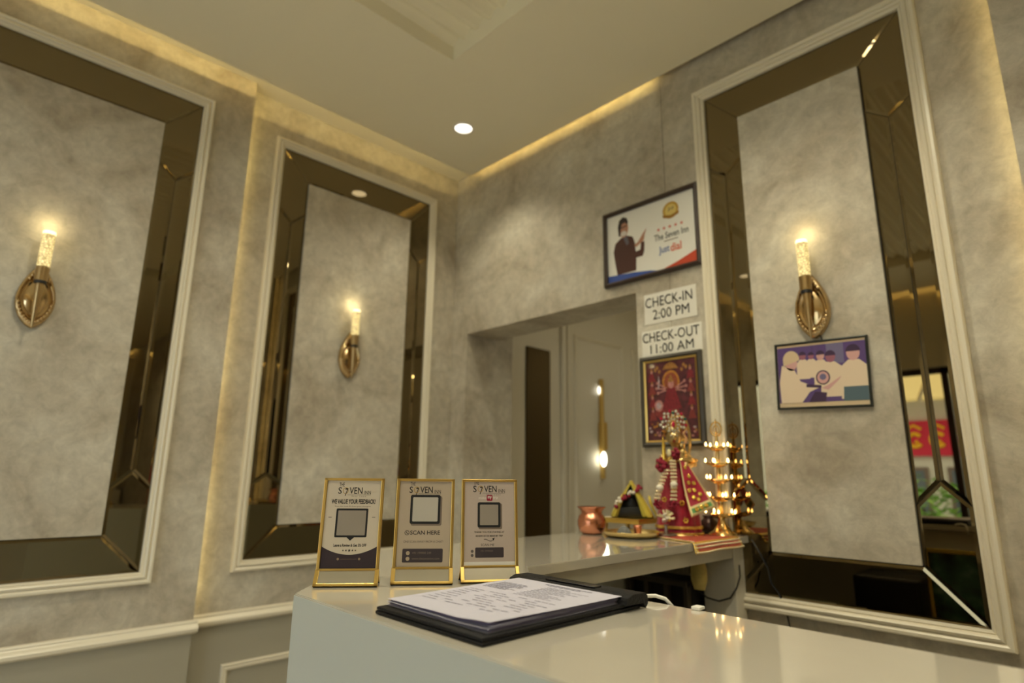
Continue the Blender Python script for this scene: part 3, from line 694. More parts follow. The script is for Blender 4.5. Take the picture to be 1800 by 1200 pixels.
NOTE = mat('notice_paper', (.78, .76, .69), .6); NINK = flat('notice_ink', 44, 44, 42)
def notice(label, loc, w, h, l1, l2, b1, b2, slant):
    t = thing('paper_notice', label, 'notice', loc)
    m = MB(); m.grid(lambda u, v: (-w / 2 + u * w, -.0012 - .002 * (1 - v) * abs(u - .5), v * h), 6, 3)
    m.build('sheet', NOTE, t, solid=.0006)
    text('lettering', l1, NINK, t, b1[0], b1[1], b1[2], b1[3], -.0045, bold=-.004); text('lettering', l2, NINK, t, b2[0], b2[1], b2[2], b2[3], -.0045, bold=-.004)
notice('white paper notice reading CHECK-IN 2:00 PM', (1.362, 0, 1.833), .231, .125, 'CHECK-IN', '2:00 PM', (-.108, .100, .068, .108), (-.075, .085, .016, .055), 0)
notice('white paper notice reading CHECK-OUT 11:00 AM', (1.361, 0, 1.699), .262, .108, 'CHECK-OUT', '11:00 AM', (-.126, .122, .060, .098), (-.092, .096, .012, .048), 0)

# framed devotional print
t = thing('devotional_picture', 'dark framed red devotional print hanging behind the dressed idol', 'picture', (1.354, 0, 1.524))
picframe(t, .1325, .176, .019, mat('dark_olive_frame', (.05, .042, .03), .35), .014, .004)
g = MB()
for sd in loops([(-.1145, .1145, -.158, .158, -.0135), (-.1075, .1075, -.151, .151, -.010)]): g.add(sd.v, sd.f)
g.build('gold_slip', GOLD, t)
sh = MB().box(-.109, .109, -.006, -.001, -.152, .152).build('print_sheet', mat('print_maroon', srgb(78, 22, 36), .4, noise=.55, nscale=60, coat=.5), t)
y = -.0063
k = MB()
def fg(cx, cz, s, robe, skin, yy):   # small enthroned figure
    k.cur = robe; k.flat([(cx - .5 * s, cz - .6 * s), (cx + .5 * s, cz - .6 * s), (cx + .32 * s, cz - .1 * s), (cx + .2 * s, cz + .35 * s), (cx - .2 * s, cz + .35 * s), (cx - .32 * s, cz - .1 * s)], yy)
    k.cur = skin; k.flat(ell(cx, cz + .52 * s, .15 * s, .2 * s, 12), yy - .0001)
    k.cur = 2; k.flat([(cx - .16 * s, cz + .62 * s), (cx + .16 * s, cz + .62 * s), (cx, cz + .98 * s)], yy - .0002)
for i, z in enumerate((.095, .045, -.005, -.055)):
    for s in (-1, 1): fg(s * .083, z, .034, 3 if (i + s) % 2 else 4, 1, y)
k.cur = 5; k.flat(ell(0, .068, .037, .045, 28), y); k.cur = 6; k.flat(ell(0, .068, .029, .036, 28), y - .0001)
fg(0, .015, .085, 3, 1, y - .0002)
k.cur = 2; k.flat([(-.034, .118), (.034, .118), (.024, .134), (0, .146), (-.024, .134)], y - .0001)
k.cur = 1
for s in (-1, 1):
    for a, L_ in ((.15, .050), (.55, .052), (-.25, .045)):
        p0 = Vector((s * .014, .040)); d = Vector((s * math.cos(a), math.sin(a))); n = Vector((-d.y, d.x)) * .0035; e = p0 + d * L_
        k.flat([tuple(p0 - n), tuple(e - n * .6), tuple(e + n * .6), tuple(p0 + n)], y - .00015)
        k.flat(ell(e.x, e.y, .0055, .006, 8), y - .0003)
k.cur = 7; k.flat([(-.058, .045), (-.052, .044), (-.048, .075), (-.053, .098), (-.055, .078)], y - .0002)
k.cur = 4; k.flat(ell(-.022, -.045, .052, .030, 20), y - .0001); k.cur = 1; k.flat(ell(-.056, -.020, .019, .022, 16), y - .0002); k.cur = 7; k.flat(ell(-.056, -.020, .011, .013, 14), y - .0003)
k.cur = 4; k.flat([(-.02, -.05), (.045, -.05), (.055, -.13), (-.03, -.13)], y - .00005)
rr = random.Random(5)
for i in range(34): k.cur = rr.choice((1, 2, 3, 5, 7)); k.flat(ell(rr.uniform(-.10, .10), rr.uniform(-.145, -.085), .004 + .004 * rr.random(), .005, 7), y - .00025)
for s in (-1, 1):
    for j in range(3): k.cur = 2; k.flat(ell(s * (.048 + .009 * j), .112 + .012 * (j % 2) + .004 * j, .006, .008, 8), y - .0001)
k.build('printed_figures', [SK, *[mat(nm, srgb(*c), .5, noise=.5, nscale=170) for nm, c in (('pr_rose', (176, 120, 116)), ('pr_gold', (150, 104, 50)), ('pr_red', (118, 26, 38)), ('pr_orange', (122, 46, 44)), ('pr_yel', (176, 116, 44)), ('pr_amber', (136, 66, 42)), ('pr_pale', (168, 150, 156)))]], sh)

# framed photo below the sconce
t = thing('framed_photo', 'old purple tinted group photo in a thin black frame below the sconce', 'picture', (1.8955, -.0145, 1.560)); t.rotation_euler = (0, math.radians(1.8), 0)
picframe(t, .1385, .1085, .007, mat('thin_black_frame', (.02, .025, .022), .35), .010, .002)
MB().tube([(.01, -.003, .108), (.006, -.004, .125), (.012, -.002, .138)], .0022, 6).build('hanging_hook', BLACK, t)
PCREAM = flat('photo_cream', 206, 184, 152, .35); PV = flat('photo_violet', 86, 64, 122, .35); PVD = flat('photo_deep_violet', 58, 36, 72, .35); PSK = flat('photo_mauve_skin', 150, 92, 112, .35); PPK = flat('photo_pinkish', 206, 160, 158, .35); PTL = flat('photo_teal', 78, 100, 112, .35); PLT = flat('photo_light', 222, 202, 178, .35); PSL = flat('photo_slate', 110, 104, 140, .35)
sh = MB().box(-.133, .133, -.006, -.001, -.103, .103).build('print_sheet', PCREAM, t)
y = -.0063; k = MB(); k.cur = 1; k.flat([(-.131, -.088), (.131, -.088), (.131, .094), (-.131, .094)], y)
k.cur = 7; k.flat([(.02, .03), (.07, .03), (.07, .094), (.02, .094)], y - .0001)
def head(cx, cz, r, body, hair, bw, bh, yy, face=3):
    k.cur = body; k.flat([(cx - bw, cz - bh), (cx + bw, cz - bh), (cx + bw * .95, cz - r * 2.2), (cx + r * .8, cz - r * 1.1), (cx - r * .8, cz - r * 1.1), (cx - bw * .95, cz - r * 2.2)], yy)
    k.cur = face; k.flat(ell(cx, cz, r, r * 1.25, 16), yy - .0001)
    k.cur = hair; k.flat([(cx + r * 1.08 * math.cos(a), cz + .25 * r + r * 1.15 * math.sin(a)) for a in [PI * i / 10 for i in range(11)]], yy - .0002)
head(-.052, .062, .0105, 6, 2, .020, .075, y - .0002); head(-.026, .060, .009, 6, 2, .018, .07, y - .0003); head(.002, .058, .012, 6, 2, .022, .09, y - .0004, 4)
head(.031, .052, .0145, 6, 2, .033, .125, y - .0005); head(.096, .058, .019, 5 - 5 + 6, 2, .040, .140, y - .0006, 4)
k.cur = 5; k.flat([(.062, -.088), (.131, -.088), (.131, -.045), (.064, -.045)], y - .0008)
k.cur = 6; k.flat([(-.125, -.088), (-.060, -.088), (-.035, -.055), (.0, -.04), (.012, -.022), (-.03, -.035), (-.062, -.02), (-.080, .02), (-.118, .035), (-.128, -.02)], y - .0009)
k.cur = 4; k.flat(ell(-.088, .040, .019, .024, 16), y - .0009); k.cur = 0; k.flat([(-.088 + .026 * math.cos(a), .052 + .030 * math.sin(a)) for a in [PI * i / 12 - .1 for i in range(13)]] + [(-.112, .02), (-.108, .035)], y - .0010)
k.cur = 4; k.flat([(.0, -.045), (.022, -.035), (.060, -.010), (.052, -.022), (.02, -.052)], y - .0010)
k.cur = 2; k.flat(ell(.006, -.012, .021, .023, 20), y - .0009); k.cur = 4; k.flat(ell(.006, -.012, .017, .019, 20), y - .0010); k.cur = 7; k.flat(ell(.006, -.010, .010, .010, 14), y - .0011)
k.cur = 2; k.flat([(-.045, -.030), (.0, -.036), (.0, -.044), (-.045, -.040)], y - .0011); k.flat([(-.04, -.088), (.01, -.088), (.015, -.06), (-.02, -.055)], y - .0010)
k.build('printed_group', [PCREAM, PV, PVD, PSK, PPK, PTL, PLT, PSL], sh)

# ------------------------------------------------------------------ shrine things on the return counter
t = thing('copper_pot', 'round copper lota pot at the left of the shrine things', 'pot', (1.252, -.375, CT))
MB().lathe([(.030, 0), (.033, .002), (.040, .010), (.0465, .028), (.047, .042), (.042, .058), (.034, .066), (.033, .070), (.040, .080), (.0475, .086), (.0475, .088), (.040, .084), (.031, .072), (.030, .064), (.034, .056)], n=36, cap=False).build('body', COPPER, t, smooth=True)
MB().lathe([(.0, .055), (.036, .055)], n=24, cap=False).build('water', mat('dark_water', (.03, .02, .015), .05), t)
MB().lathe([(.0342, .0675), (.0352, .069), (.0342, .0705)], n=36, cap=False).build('neck_ring', COPPER, t, smooth=True)

t = thing('brass_plate', 'shallow round brass plate in front of the yellow shrine', 'plate', (1.392, -.352, CT))
MB().lathe([(.060, .0005), (.074, .001), (.084, .008), (.090, .017), (.0905, .0185), (.088, .0185), (.080, .007), (.070, .0035), (.0, .0035)], n=48, cap=False).build('dish', mat('plate_brass', (.80, .62, .28), .26, 1.0), t, smooth=True)
o = MB().lathe([(.0245, .0), (.0235, .008), (.018, .019), (.010, .027), (.0, .030)], (1.376, -.368, CT + .0037), 18, cap=False).build('ash_mound', mat('grey_ash', (.20, .205, .195), .9, noise=.3, nscale=160, bump=.8, bscale=300), smooth=True)
tag(o, 'small grey ash mound on the brass plate', 'ash')
t = thing('copper_cup', 'tiny copper mesh cup standing on the brass plate by the ash mound', 'cup', (1.402, -.330, CT + .0037))
MB().lathe([(.009, 0), (.010, .001), (.0115, .022), (.0145, .032), (.0135, .032), (.0105, .022), (.0, .003)], n=18, cap=False).build('bowl', COPPER, t, smooth=True)
m = MB()
for z in (.008, .015, .022, .029): m.lathe([(.0113 + .0035 * z / .03, z - .0008), (.0126 + .0035 * z / .03, z), (.0113 + .0035 * z / .03, z + .0008)], n=18, cap=False)
m.build('mesh_rings', COPPER, t, smooth=True)
o = MB().tube([(1.24, -.27, CT + .003), (1.37, -.20, CT + .004)], .0022, 6).build('incense_stick', mat('maroon_stick', (.16, .02, .025), .6)); tag(o, 'thin dark red incense stick lying behind the brass plate', 'incense')

# gold stool carrying the black stone idol under a yellow cloth
SX, SY = 1.262, -.155
t = thing('gold_stool', 'low square gold stool carrying the yellow draped stone idol', 'stool', (SX, SY, CT))
MB().rbox(-.082, .082, -.082, .082, .028, .043, .003).build('seat', GOLDTHREAD, t)
m = MB(); m.rbox(-.085, .085, -.085, .085, .040, .046, .002); m.build('rim', mat('stool_gold', (.80, .56, .15), .28, 1.0), t)
for sx in (-1, 1):
    for sy in (-1, 1): MB().lathe([(.010, 0), (.007, .008), (.010, .016), (.008, .028)], (sx * .068, sy * .068, 0), 12).build('leg', GOLD, t, smooth=True)
t = thing('stone_idol', 'black stone idol sitting under the yellow cloth', 'idol', (SX, SY, CT + .0462), .62)
MB().rbox(-.054, .054, -.046, .050, 0, .038, .008).build('plinth', STONE, t, smooth='auto')
MB().lathe([(.036, .036), (.038, .046), (.033, .066), (.022, .082), (.015, .090), (.017, .098), (.011, .108), (.0, .111)], n=20, cap=False).build('body', STONE, t, smooth=True)
t = thing('yellow_cloth', 'bright yellow cloth draped as a tent over the stone idol', 'cloth', (SX, SY, CT + .0475), .62)
def tent(u, v):
    # u across (ridge at .5), v front to back
    s = abs(u - .5) * 2; z = .124 * (1 - s) ** .85 * (1 - .12 * v) + .002 + .004 * math.sin(9 * v + 5 * u) * s; x = (u - .5) * 2 * (.070 + .004 * math.sin(14 * v)); return (x, -.052 + v * .110, z)
m = MB(); m.grid(tent, 20, 12); m.build('tent', YELLOW, t, smooth=True, solid=.003)
m = MB(); m.grid(lambda u, v: (-.072 + .144 * u, .059, (.115 * (1 - abs(u - .5) * 2) ** .85 + .002) * v + .001), 14, 5); m.build('back_drape', YELLOW, t, smooth=True, solid=.002)
m = MB(); m.grid(lambda u, v: (.060 + .026 * v + .003 * math.sin(10 * u), -.056 + .06 * u, .070 - .069 * v ** .7 + .004 * math.sin(8 * u + 3 * v)), 10, 8); m.build('side_fold', YELLOW, t, smooth=True, solid=.002)
m = MB()
for i in range(30):
    u = i / 29; x, yy, z = tent(u, 0); m.ball((x, yy - .002, z), .0026, 6, 4)
m.build('gold_edging', GOLDTHREAD, t, smooth=True, kind='stuff')
def drape(sg, wid):
    def fn(u, v):   # v from ridge down to the hem, u from the slope edge inwards
        x, yy, z = tent(.5 + sg * .5 * min(.999, .06 + .94 * v), 0); w = wid * (.35 + .65 * v)
        return (x - sg * w * u, yy - .004 - .006 * math.sin(PI * u) - .003 * math.sin(9 * u + 4 * v), max(.0015, z - .004 + .010 * u * (1 - v)))
    m = MB(); m.grid(fn, 8, 14); m.build('front_drape', YELLOW, t, smooth=True, solid=.0015)
drape(-1, .018); drape(1, .034)
t = thing('flower_string', 'string of red and white flowers laid over the stone idol', 'flowers', (SX, SY, CT + .085), .62)
rr = random.Random(11)
m = MB(); m2 = MB(); m3 = MB()
for i in range(26):
    a = i / 25; x = .030 - .060 * a + .02 * math.sin(5 * a); z = .066 - .070 * a + .020 * math.sin(3 * a)
    (m if (i // 4) % 2 == 0 else m2).ball((x - .006 + rr.uniform(-.006, .006), -.054 - .016 * a + rr.uniform(-.004, .004), z + rr.uniform(-.004, .004)), .0068, 7, 5)
for i in range(10): m3.ball((-.010 + rr.uniform(-.010, .010), -.040, .030 + .05 * i / 10), (.006, .004, .006), 6, 4)
m.build('red_flowers', DRED, t, smooth=True); m2.build('white_flowers', WHITEF, t, smooth=True); m3.build('green_leaves', mat('dark_leaf', (.03, .07, .02), .5), t, smooth=True)

# dressed brass idol: origin at base centre. image-right and towards-camera directions used to lay out cloth in 3D
MX, MY = 1.445, -.150
RH = Vector((.697, .717, 0)); NH = Vector((.51, -.86, 0))
def mp(a, bb, z): return tuple(RH * a + NH * bb + Vector((0, 0, z)))
t = thing('dressed_idol', 'brass deity idol in a red and gold dress with jewelled crown', 'idol', (MX, MY, CT + .004))
m = MB()
m.ball(mp(-.002, .012, .318), (.026, .026, .031), 20, 14); m.tube([mp(0, .006, .29), mp(0, .004, .262)], .014, 12)
m.ball(mp(0, .0, .235), (.040, .034, .042), 18, 12); m.ball(mp(0, 0, .19), (.044, .040, .05), 18, 12)
m.ball(mp(-.004, .041, .314), (.006, .006, .008), 8, 6)
for s in (-1, 1):
    m.tube([mp(s * .034, .0, .258), mp(s * .060, .014, .225), mp(s * .036, .050, .218)], [.014, .012, .009], 10)
    m.ball(mp(s * .032, .054, .222), (.011, .011, .012), 10, 7); m.ball(mp(s * .027, .006, .316), (.006, .006, .011), 8, 6)
bo = m.build('body', BRASS_D, t, smooth=True)
rm = bo.modifiers.new('fuse', 'REMESH'); rm.mode = 'VOXEL'; rm.voxel_size = .0035; rm.use_smooth_shade = True
def face(parent):
    k = MB(); 
    for s in (-1, 1): k.ball(mp(-.003 + s * .0095, .0355, .321), (.0042, .003, .0022), 8, 5)
    k.build('eyes', mat('eye_white', (.8, .78, .7), .4), parent, smooth=True)
    MB().ball(mp(-.003, .036, .302), (.0065, .003, .002), 8, 5).build('lips', flat('lip_red', 150, 30, 30), parent, smooth=True)
face(t)
# oval halo ring behind the head and shoulders
m = MB(); m.tube([mp(.022 + .030 * math.cos(a), -.038, .315 + .082 * math.sin(a)) for a in [2 * PI * i / 40 for i in range(40)]], .0055, 10, closed=True)
m.build('halo_ring', BRASS, t, smooth=True)
m = MB(); m.lathe([(.056, .232), (.060, .236), (.060, .243), (.052, .247)], mp(.014, -.010, 0), 28); m.build('shoulder_ring', BRASS, t, smooth=True)
m = MB(); m.ball(mp(.022, .012, .262), (.017, .017, .021), 16, 10); m.lathe([(.012, .28), (.009, .288), (.014, .295)], mp(.022, .012, 0), 14); m.build('brass_pot', BRASS, t, smooth=True)
# crown with points and jewels
m = MB(); m.lathe([(.025, .334), (.029, .342), (.027, .356), (.020, .372), (.010, .388), (.004, .402), (.0, .412)], mp(-.003, .008, 0), 20, cap=False); cr = m.build('crown', BRASS, t, smooth=True)
m = MB(); mr = MB(); mg = MB()
for i in range(17):
    a = -.35 + (PI + .7) * i / 16; R_ = .037 + .007 * (i % 2)
    (mr if i % 4 == 1 else mg if i % 5 == 3 else m).ball(mp(-.003 + R_ * math.cos(a), .030, .362 + R_ * math.sin(a)), .0055, 7, 5)
for i in range(10):
    a = 2 * PI * i / 10; m.ball(mp(-.003 + .017 * math.cos(a), .036, .358 + .020 * math.sin(a)), .0042, 7, 5); m.ball(mp(-.003 + .027 * math.cos(a + .3), .033, .360 + .029 * math.sin(a + .3)), .0045, 7, 5)
mr.ball(mp(-.003, .041, .358), (.006, .006, .012), 10, 7)
m.build('crystal_jewels', mat('crystal_jewel', (.85, .82, .74), .08, .6), cr, smooth=True); mr.build('ruby_jewels', mat('ruby_jewel', (.45, .01, .05), .1), cr, smooth=True); mg.build('emerald_jewels', mat('emerald_jewel', (.02, .12, .09), .1), cr, smooth=True)
m = MB()
for i in range(9): m.ball(mp(.034 + .004 * math.sin(i), .026, .300 + i * .006), (.007, .005, .004), 6, 4)
m.build('ear_ornament', mat('ornament_mix', (.75, .45, .22), .2, .7, noise=.5, nscale=200), cr, smooth=True)
# gown
m = MB(); n = 48; pr = [(.030, .245), (.040, .225), (.049, .18), (.058, .13), (.066, .08), (.072, .03), (.075, .0)]
vs = []
for r_, z in pr:
    for k2 in range(n):
        a = 2 * PI * k2 / n; rr_ = r_ * (1 + .06 * math.sin(11 * a) * (1 - z / .25)); vs.append((rr_ * math.cos(a), rr_ * .92 * math.sin(a), z))
m.add(vs, [(i * n + k2, i * n + (k2 + 1) % n, (i + 1) * n + (k2 + 1) % n, (i + 1) * n + k2) for i in range(len(pr) - 1) for k2 in range(n)])
gown = m.build('gown', RED, t, smooth=True)
m = MB()
for z, rad in ((.004, .0770), (.020, .0755), (.024, .075)):
    pts = []
    for k2 in range(n):
        a = 2 * PI * k2 / n; rr_ = rad * (1 + .06 * math.sin(11 * a) * (1 - z / .25)); pts.append((rr_ * math.cos(a), rr_ * .92 * math.sin(a), z))
    m.tube(pts, .003, 6, closed=True)
m.build('hem_border', GOLDTHREAD, gown, smooth=True)
m = MB(); rr = random.Random(4)
for (a_, z) in ((.022, .045), (.036, .048), (-.02, .09), (.012, .10), (-.034, .05), (.05, .075), (.03, .125), (-.01, .145), (-.045, .11)):
    for j in range(6):
        R_ = .066 - .15 * (z - .08); b_ = math.sqrt(max(0, R_ ** 2 - a_ ** 2)) + .004
        m.ball(mp(a_ + .006 * math.cos(j * PI / 3), b_, z + .006 * math.sin(j * PI / 3)), (.0042, .003, .0042), 6, 4)
m.build('gold_flowers', mat('gold_sequin', (.95, .66, .15), .15, 1.0), gown, smooth=True, kind='stuff')
# shawl end: a stiff bordered strip falling to the lower right
A0, A1 = (.012, .236), (.036, .232); B0, B1 = (.063, .058), (.122, .092)
def shawl(u, v, off=0):
    # u across 0..1, v down 0..1
    xa = (A0[0] + (B0[0] - A0[0]) * v) * (1 - u) + (A1[0] + (B1[0] - A1[0]) * v) * u
    za = (A0[1] + (B0[1] - A0[1]) * v) * (1 - u) + (A1[1] + (B1[1] - A1[1]) * v) * u
    xa = xa - .040 * (1 - u) * math.sin(PI * min(v, 1) * .5) * .55
    return mp(xa, .056 + .052 * v - .012 * u * v + .004 * math.sin(7 * v) + off, za)
m = MB(); m.grid(lambda u, v: shawl(u, v), 12, 24)
for i, pl in enumerate(m.f):
    u = (i % 12 + .5) / 12; v = (i // 12 + .5) / 24
    m.mi[i] = 1 if (u < .09 or u > .91 or v > .95 or .82 < v < .88) else 2 if (v > .88) else 0
m.build('shawl', [RED, mat('cream_gold_braid', (.80, .66, .34), .4, .5), GREENTHREAD], t, smooth=True, solid=.002)
m = MB()
for (u, v) in ((.45, .12), (.5, .30), (.35, .42), (.62, .45), (.5, .58), (.35, .70), (.68, .68), (.52, .76), (.25, .56), (.3, .91), (.5, .91), (.7, .91)):
    for j in range(6):
        q = shawl(min(.95, max(.05, u + .05 * math.cos(j * PI / 3))), v + .022 * math.sin(j * PI / 3), .003); m.ball(q, (.0042, .0035, .0042), 6, 4)
m.build('shawl_motifs', mat('gold_sequin', (.95, .66, .15), .15, 1.0), t, smooth=True, kind='stuff')
# base of the idol
MB().lathe([(.078, 0), (.080, .003), (.078, .006)], (0, 0, -.004), 36).build('base', BRASS, t, smooth='auto')
# gold spire held at its right hand
m = MB(); m.lathe([(.0065, .205), (.0075, .235), (.0062, .27), (.0035, .300), (.0012, .318)], mp(-.040, .064, 0), 12); m.build('gold_spire', mat('bright_gold', (.95, .66, .12), .2, 1.0), t, smooth=True)

# garland of beads over the idol
t = thing('bead_garland', 'garland of pearl bead strands and red flower tufts hung on the dressed idol', 'garland', (MX, MY, CT + .004))
def strand(p0, p1, p2, nrow, flower):
    m = MB(); w = MB()
    for i in range(nrow):
        s = i / (nrow - 1); q = Vector(p0) * (1 - s) ** 2 + Vector(p1) * 2 * s * (1 - s) + Vector(p2) * s * s
        tgt = w if i == flower else m
        for j in (-1, 0, 1):
            c = q + RH * (.0072 * j) + NH * (.002 if j == 0 else 0)
            if i == flower: continue
            m.ball(c, .0047, 7, 5)
        if i == flower: w.ball(q, (.012, .012, .011), 12, 8)
    m.build('bead_strand', PEARL, t, smooth=True, kind='stuff'); w.build('white_tuft', WHITEF, t, smooth=True)
strand(mp(-.034, .072, .205), mp(-.055, .084, .16), mp(-.068, .088, .115), 9, 5)
strand(mp(-.012, .072, .235), mp(-.008, .088, .18), mp(-.014, .090, .112), 12, 7)
def tuft(c, r, nn, seed):
    m = MB(); q = random.Random(seed)
    for i in range(nn):
        d = Vector((q.gauss(0, 1), q.gauss(0, 1), q.gauss(0, 1))).normalized() * r * q.random() ** .4
        m.ball(Vector(c) + d, r * .36, 6, 4)
    return m
for i, (c, r_) in enumerate(((mp(-.046, .066, .222), .021), (mp(-.004, .062, .258), .019), (mp(-.064, .084, .098), .015), (mp(-.016, .086, .098), .017))):
    tuft(c, r_, 26, i).build('red_flower_tuft', DRED, t, smooth=True)
m = MB(); m.tube([mp(-.036, .066, .222), mp(-.020, .070, .246), mp(-.006, .066, .258)], .004, 6); m.build('neck_thread', GOLDTHREAD, t, smooth=True)
m = MB(); m.ball(mp(-.022, .074, .262), (.008, .006, .013), 8, 6); m.build('yellow_bud', mat('pale_yellow_bud', (.85, .75, .45), .6), t, smooth=True)

# little silver stand with white buds in front of the idol
t = thing('silver_stand', 'little silver stand holding a ball of white buds before the idol', 'flower stand', (1.456, -.250, CT + .0035))
MB().lathe([(.032, 0), (.034, .002), (.033, .006), (.020, .007), (.006, .010), (.005, .030), (.010, .034), (.0, .036)], n=24, cap=False).build('foot', mat('aged_silver', (.42, .38, .36), .3, 1.0), t, smooth='auto')
tuft((0, 0, .054), .013, 22, 21).build('bud_ball', WHITEF, t, smooth=True)
m = MB(); q = random.Random(8)
for i in range(13):
    a = q.random() * 2 * PI; e = q.uniform(-.3, 1.2); d = Vector((math.cos(a) * math.cos(e), math.sin(a) * math.cos(e), math.sin(e)))
    m.tube([Vector((0, 0, .052)) + d * .010, Vector((0, 0, .052)) + d * .030], [.0022, .0036], 6)
m.build('buds', mat('pale_yellow_bud', (.85, .75, .45), .6), t, smooth=True)
# dark round pot between idol and lamp
t = thing('dark_pot', 'small dark round pot half hidden between idol and brass lamp', 'pot', (1.497, -.045, CT + .0005))
MB().lathe([(.014, 0), (.026, .008), (.031, .024), (.028, .040), (.018, .049), (.016, .054), (.021, .060), (.018, .058), (.0, .05)], n=24, cap=False).build('body', mat('dark_patina', (.06, .035, .03), .3, .4), t, smooth=True)

# red and gold runner under the idol, falling over the counter edge
t = thing('runner_cloth', 'red and gold beaded cloth under the idol hanging over the counter edge', 'cloth', (0, 0, CT))
RX0, RX1, RY0, RY1 = 1.435, 1.617, -.300, -.085
def run(u, v):
    s = u * 1.22
    if s < 1: return (RX0 + (RX1 - RX0) * s, RY0 + (RY1 - RY0) * v - .085 * u * (1 - v), .0022)
    d = (s - 1) / .22
    return (RX1 + .004 * math.sin(d * 1.5) + .012 * d + .006 * math.sin(9 * v) * d, RY0 + (RY1 - RY0) * v - .085 * u * (1 - v), .0022 - .030 * d)
m = MB(); m.grid(run, 26, 20)
for i in range(len(m.f)):
    u = (i % 26 + .5) / 26; v = (i // 26 + .5) / 20
    m.mi[i] = 1 if (v < .06 or v > .94 or u > .95 or .80 < u < .84) else 0
m.build('cloth', [mat('orange_red_brocade', (.46, .08, .05), .55, noise=.4, nscale=140), GOLDTHREAD], t, smooth=True, solid=.0018)
m = MB()
for j in range(32):
    for uu in (.86, .91, .985):
        x, yy, z = run(uu, (j + .5) / 32); m.ball((x + .002, yy, z + .001), .0032, 6, 4)
for j in range(22):
    x, yy, z = run(j / 22, .02); m.ball((x, yy - .002, z + .001), .0032, 6, 4)
m.build('bead_rows', PEARL, t, smooth=True, kind='stuff')

# five tier brass oil lamp
FLAME = mat('flame', (1, .8, .4), .5, emit=(1.0, .60, .20), estr=13)
LX, LY = 1.556, -.068
t = thing('tiered_oil_lamp', 'tall five tier brass oil lamp with lit wicks beside the mirror', 'oil lamp', (LX, LY, CT))
LB = mat('lamp_brass', (.86, .60, .24), .18, 1.0)
MB().lathe([(.046, 0), (.048, .003), (.045, .008), (.030, .018), (.017, .034), (.011, .050), (.009, .062)], n=32).build('base', LB, t, smooth='auto')
MB().lathe([(.008, .06), (.0075, .10), (.009, .105), (.0075, .11), (.007, .16), (.009, .165), (.007, .17), (.007, .22), (.009, .225), (.007, .23), (.0065, .28), (.0085, .285), (.006, .30), (.005, .325)], n=18).build('stem', LB, t, smooth='auto')
m = MB(); m.tube([(.019 * math.cos(a), 0, .350 + .024 * math.sin(a)) for a in [2 * PI * i / 28 for i in range(28)]], .0032, 8, closed=True)
m.tube([(.010 * math.cos(a), 0, .348 + .014 * math.sin(a)) for a in [2 * PI * i / 20 for i in range(20)]], .0022, 8, closed=True); m.tube([(0, 0, .322), (0, 0, .374), (0, 0, .386)], [.003, .003, .001], 8)
m.build('finial', LB, t, smooth=True)
for i, (z, R_) in enumerate(((.066, .050), (.120, .046), (.178, .043), (.232, .041), (.286, .038))):
    d = MB(); n = 40; vs = []
    pr = [(.007, z - .012), (.022, z - .010), (.032, z - .004), (.036, z + .004), (.034, z + .004), (.026, z - .001), (.007, z - .003)]
    for r_, zz in pr:
        for k2 in range(n):
            a = 2 * PI * k2 / n; lobe = max(0, math.cos(2.5 * (a - .35 * i))) ** 6; rr_ = r_ * (R_ / .050) * (1 + .42 * lobe * (1 if r_ > .025 else 0)); vs.append((rr_ * math.cos(a), rr_ * math.sin(a), zz + .003 * lobe))
    d.add(vs, [(q * n + k2, q * n + (k2 + 1) % n, (q + 1) * n + (k2 + 1) % n, (q + 1) * n + k2) for q in range(len(pr) - 1) for k2 in range(n)])
    tier = d.build('lamp_tier', LB, t, smooth=True)
    for k2 in range(5):
        a = 2 * PI * k2 / 5 * 1.0 + .35 * i; a = (2 * PI * k2) / 2.5 / 2 + .35 * i
        MB().lathe([(.001, 0), (.0027, .0025), (.0029, .005), (.0017, .009), (.0003, .013)], (R_ * .98 * math.cos(a), R_ * .98 * math.sin(a), z + .006), 8).build('flame', FLAME, tier, smooth=True)

# ------------------------------------------------------------------ things under the return counter
t = thing('black_crate', 'black lattice crate standing under the return counter', 'crate', (1.36, -.10, 0))
m = MB(); m.box(-.13, .10, -.02, .09, .55, .90, 0); m.build('body', mat('crate_black', (.008, .008, .008), .6), t)
CB = mat('crate_bars', (.055, .045, .03), .5)
for x in (-.130, -.058, .018, .092): MB().rbox(x - .008, x + .008, -.045, -.02, .55, .90, .002).build('bar', CB, t)
for z in (.55, .655, .77, .885): MB().rbox(-.138, .10, -.047, -.02, z, z + .016, .002).build('bar', CB, t)
MB().box(-.13, .10, -.02, .09, 0, .55).build('stand', DBROWN, t)
t = thing('yellow_bag', 'small yellow cloth bag hanging under the counter by the marble post', 'bag', (1.497, -.130, .90))
m = MB(); m.lathe([(.0, -.02), (.018, -.018), (.027, .01), (.028, .045), (.022, .070), (.010, .084), (.0, .086)], n=16, cap=False, sq=.7); m.build('pouch', mat('pale_yellow_cloth', (.72, .58, .20), .7, noise=.15, nscale=40), t, smooth=True)
MB().tube([(0, 0, .082), (.002, .004, .11), (0, 0, .128)], .002, 6).build('cord', DRED, t)
t = thing('hanging_flowers', 'faded red and white flower tuft hanging under the runner cloth', 'flowers', (1.535, -.150, .975))
tuft((0, 0, .022), .020, 22, 31).build('red_petals', DRED, t, smooth=True); tuft((-.030, .0, .012), .016, 14, 32).build('pale_petals', mat('pale_rose_petal', (.60, .42, .36), .7), t, smooth=True)
o = MB().tube([(1.610, -.075, .965), (1.612, -.078, .93), (1.600, -.082, .895), (1.578, -.085, .862), (1.54, -.088, .848), (1.50, -.09, .853), (1.47, -.10, .875), (1.455, -.11, .93), (1.455, -.11, 1.0)], .0028, 8).build('black_cable', BLACK, smooth=True)
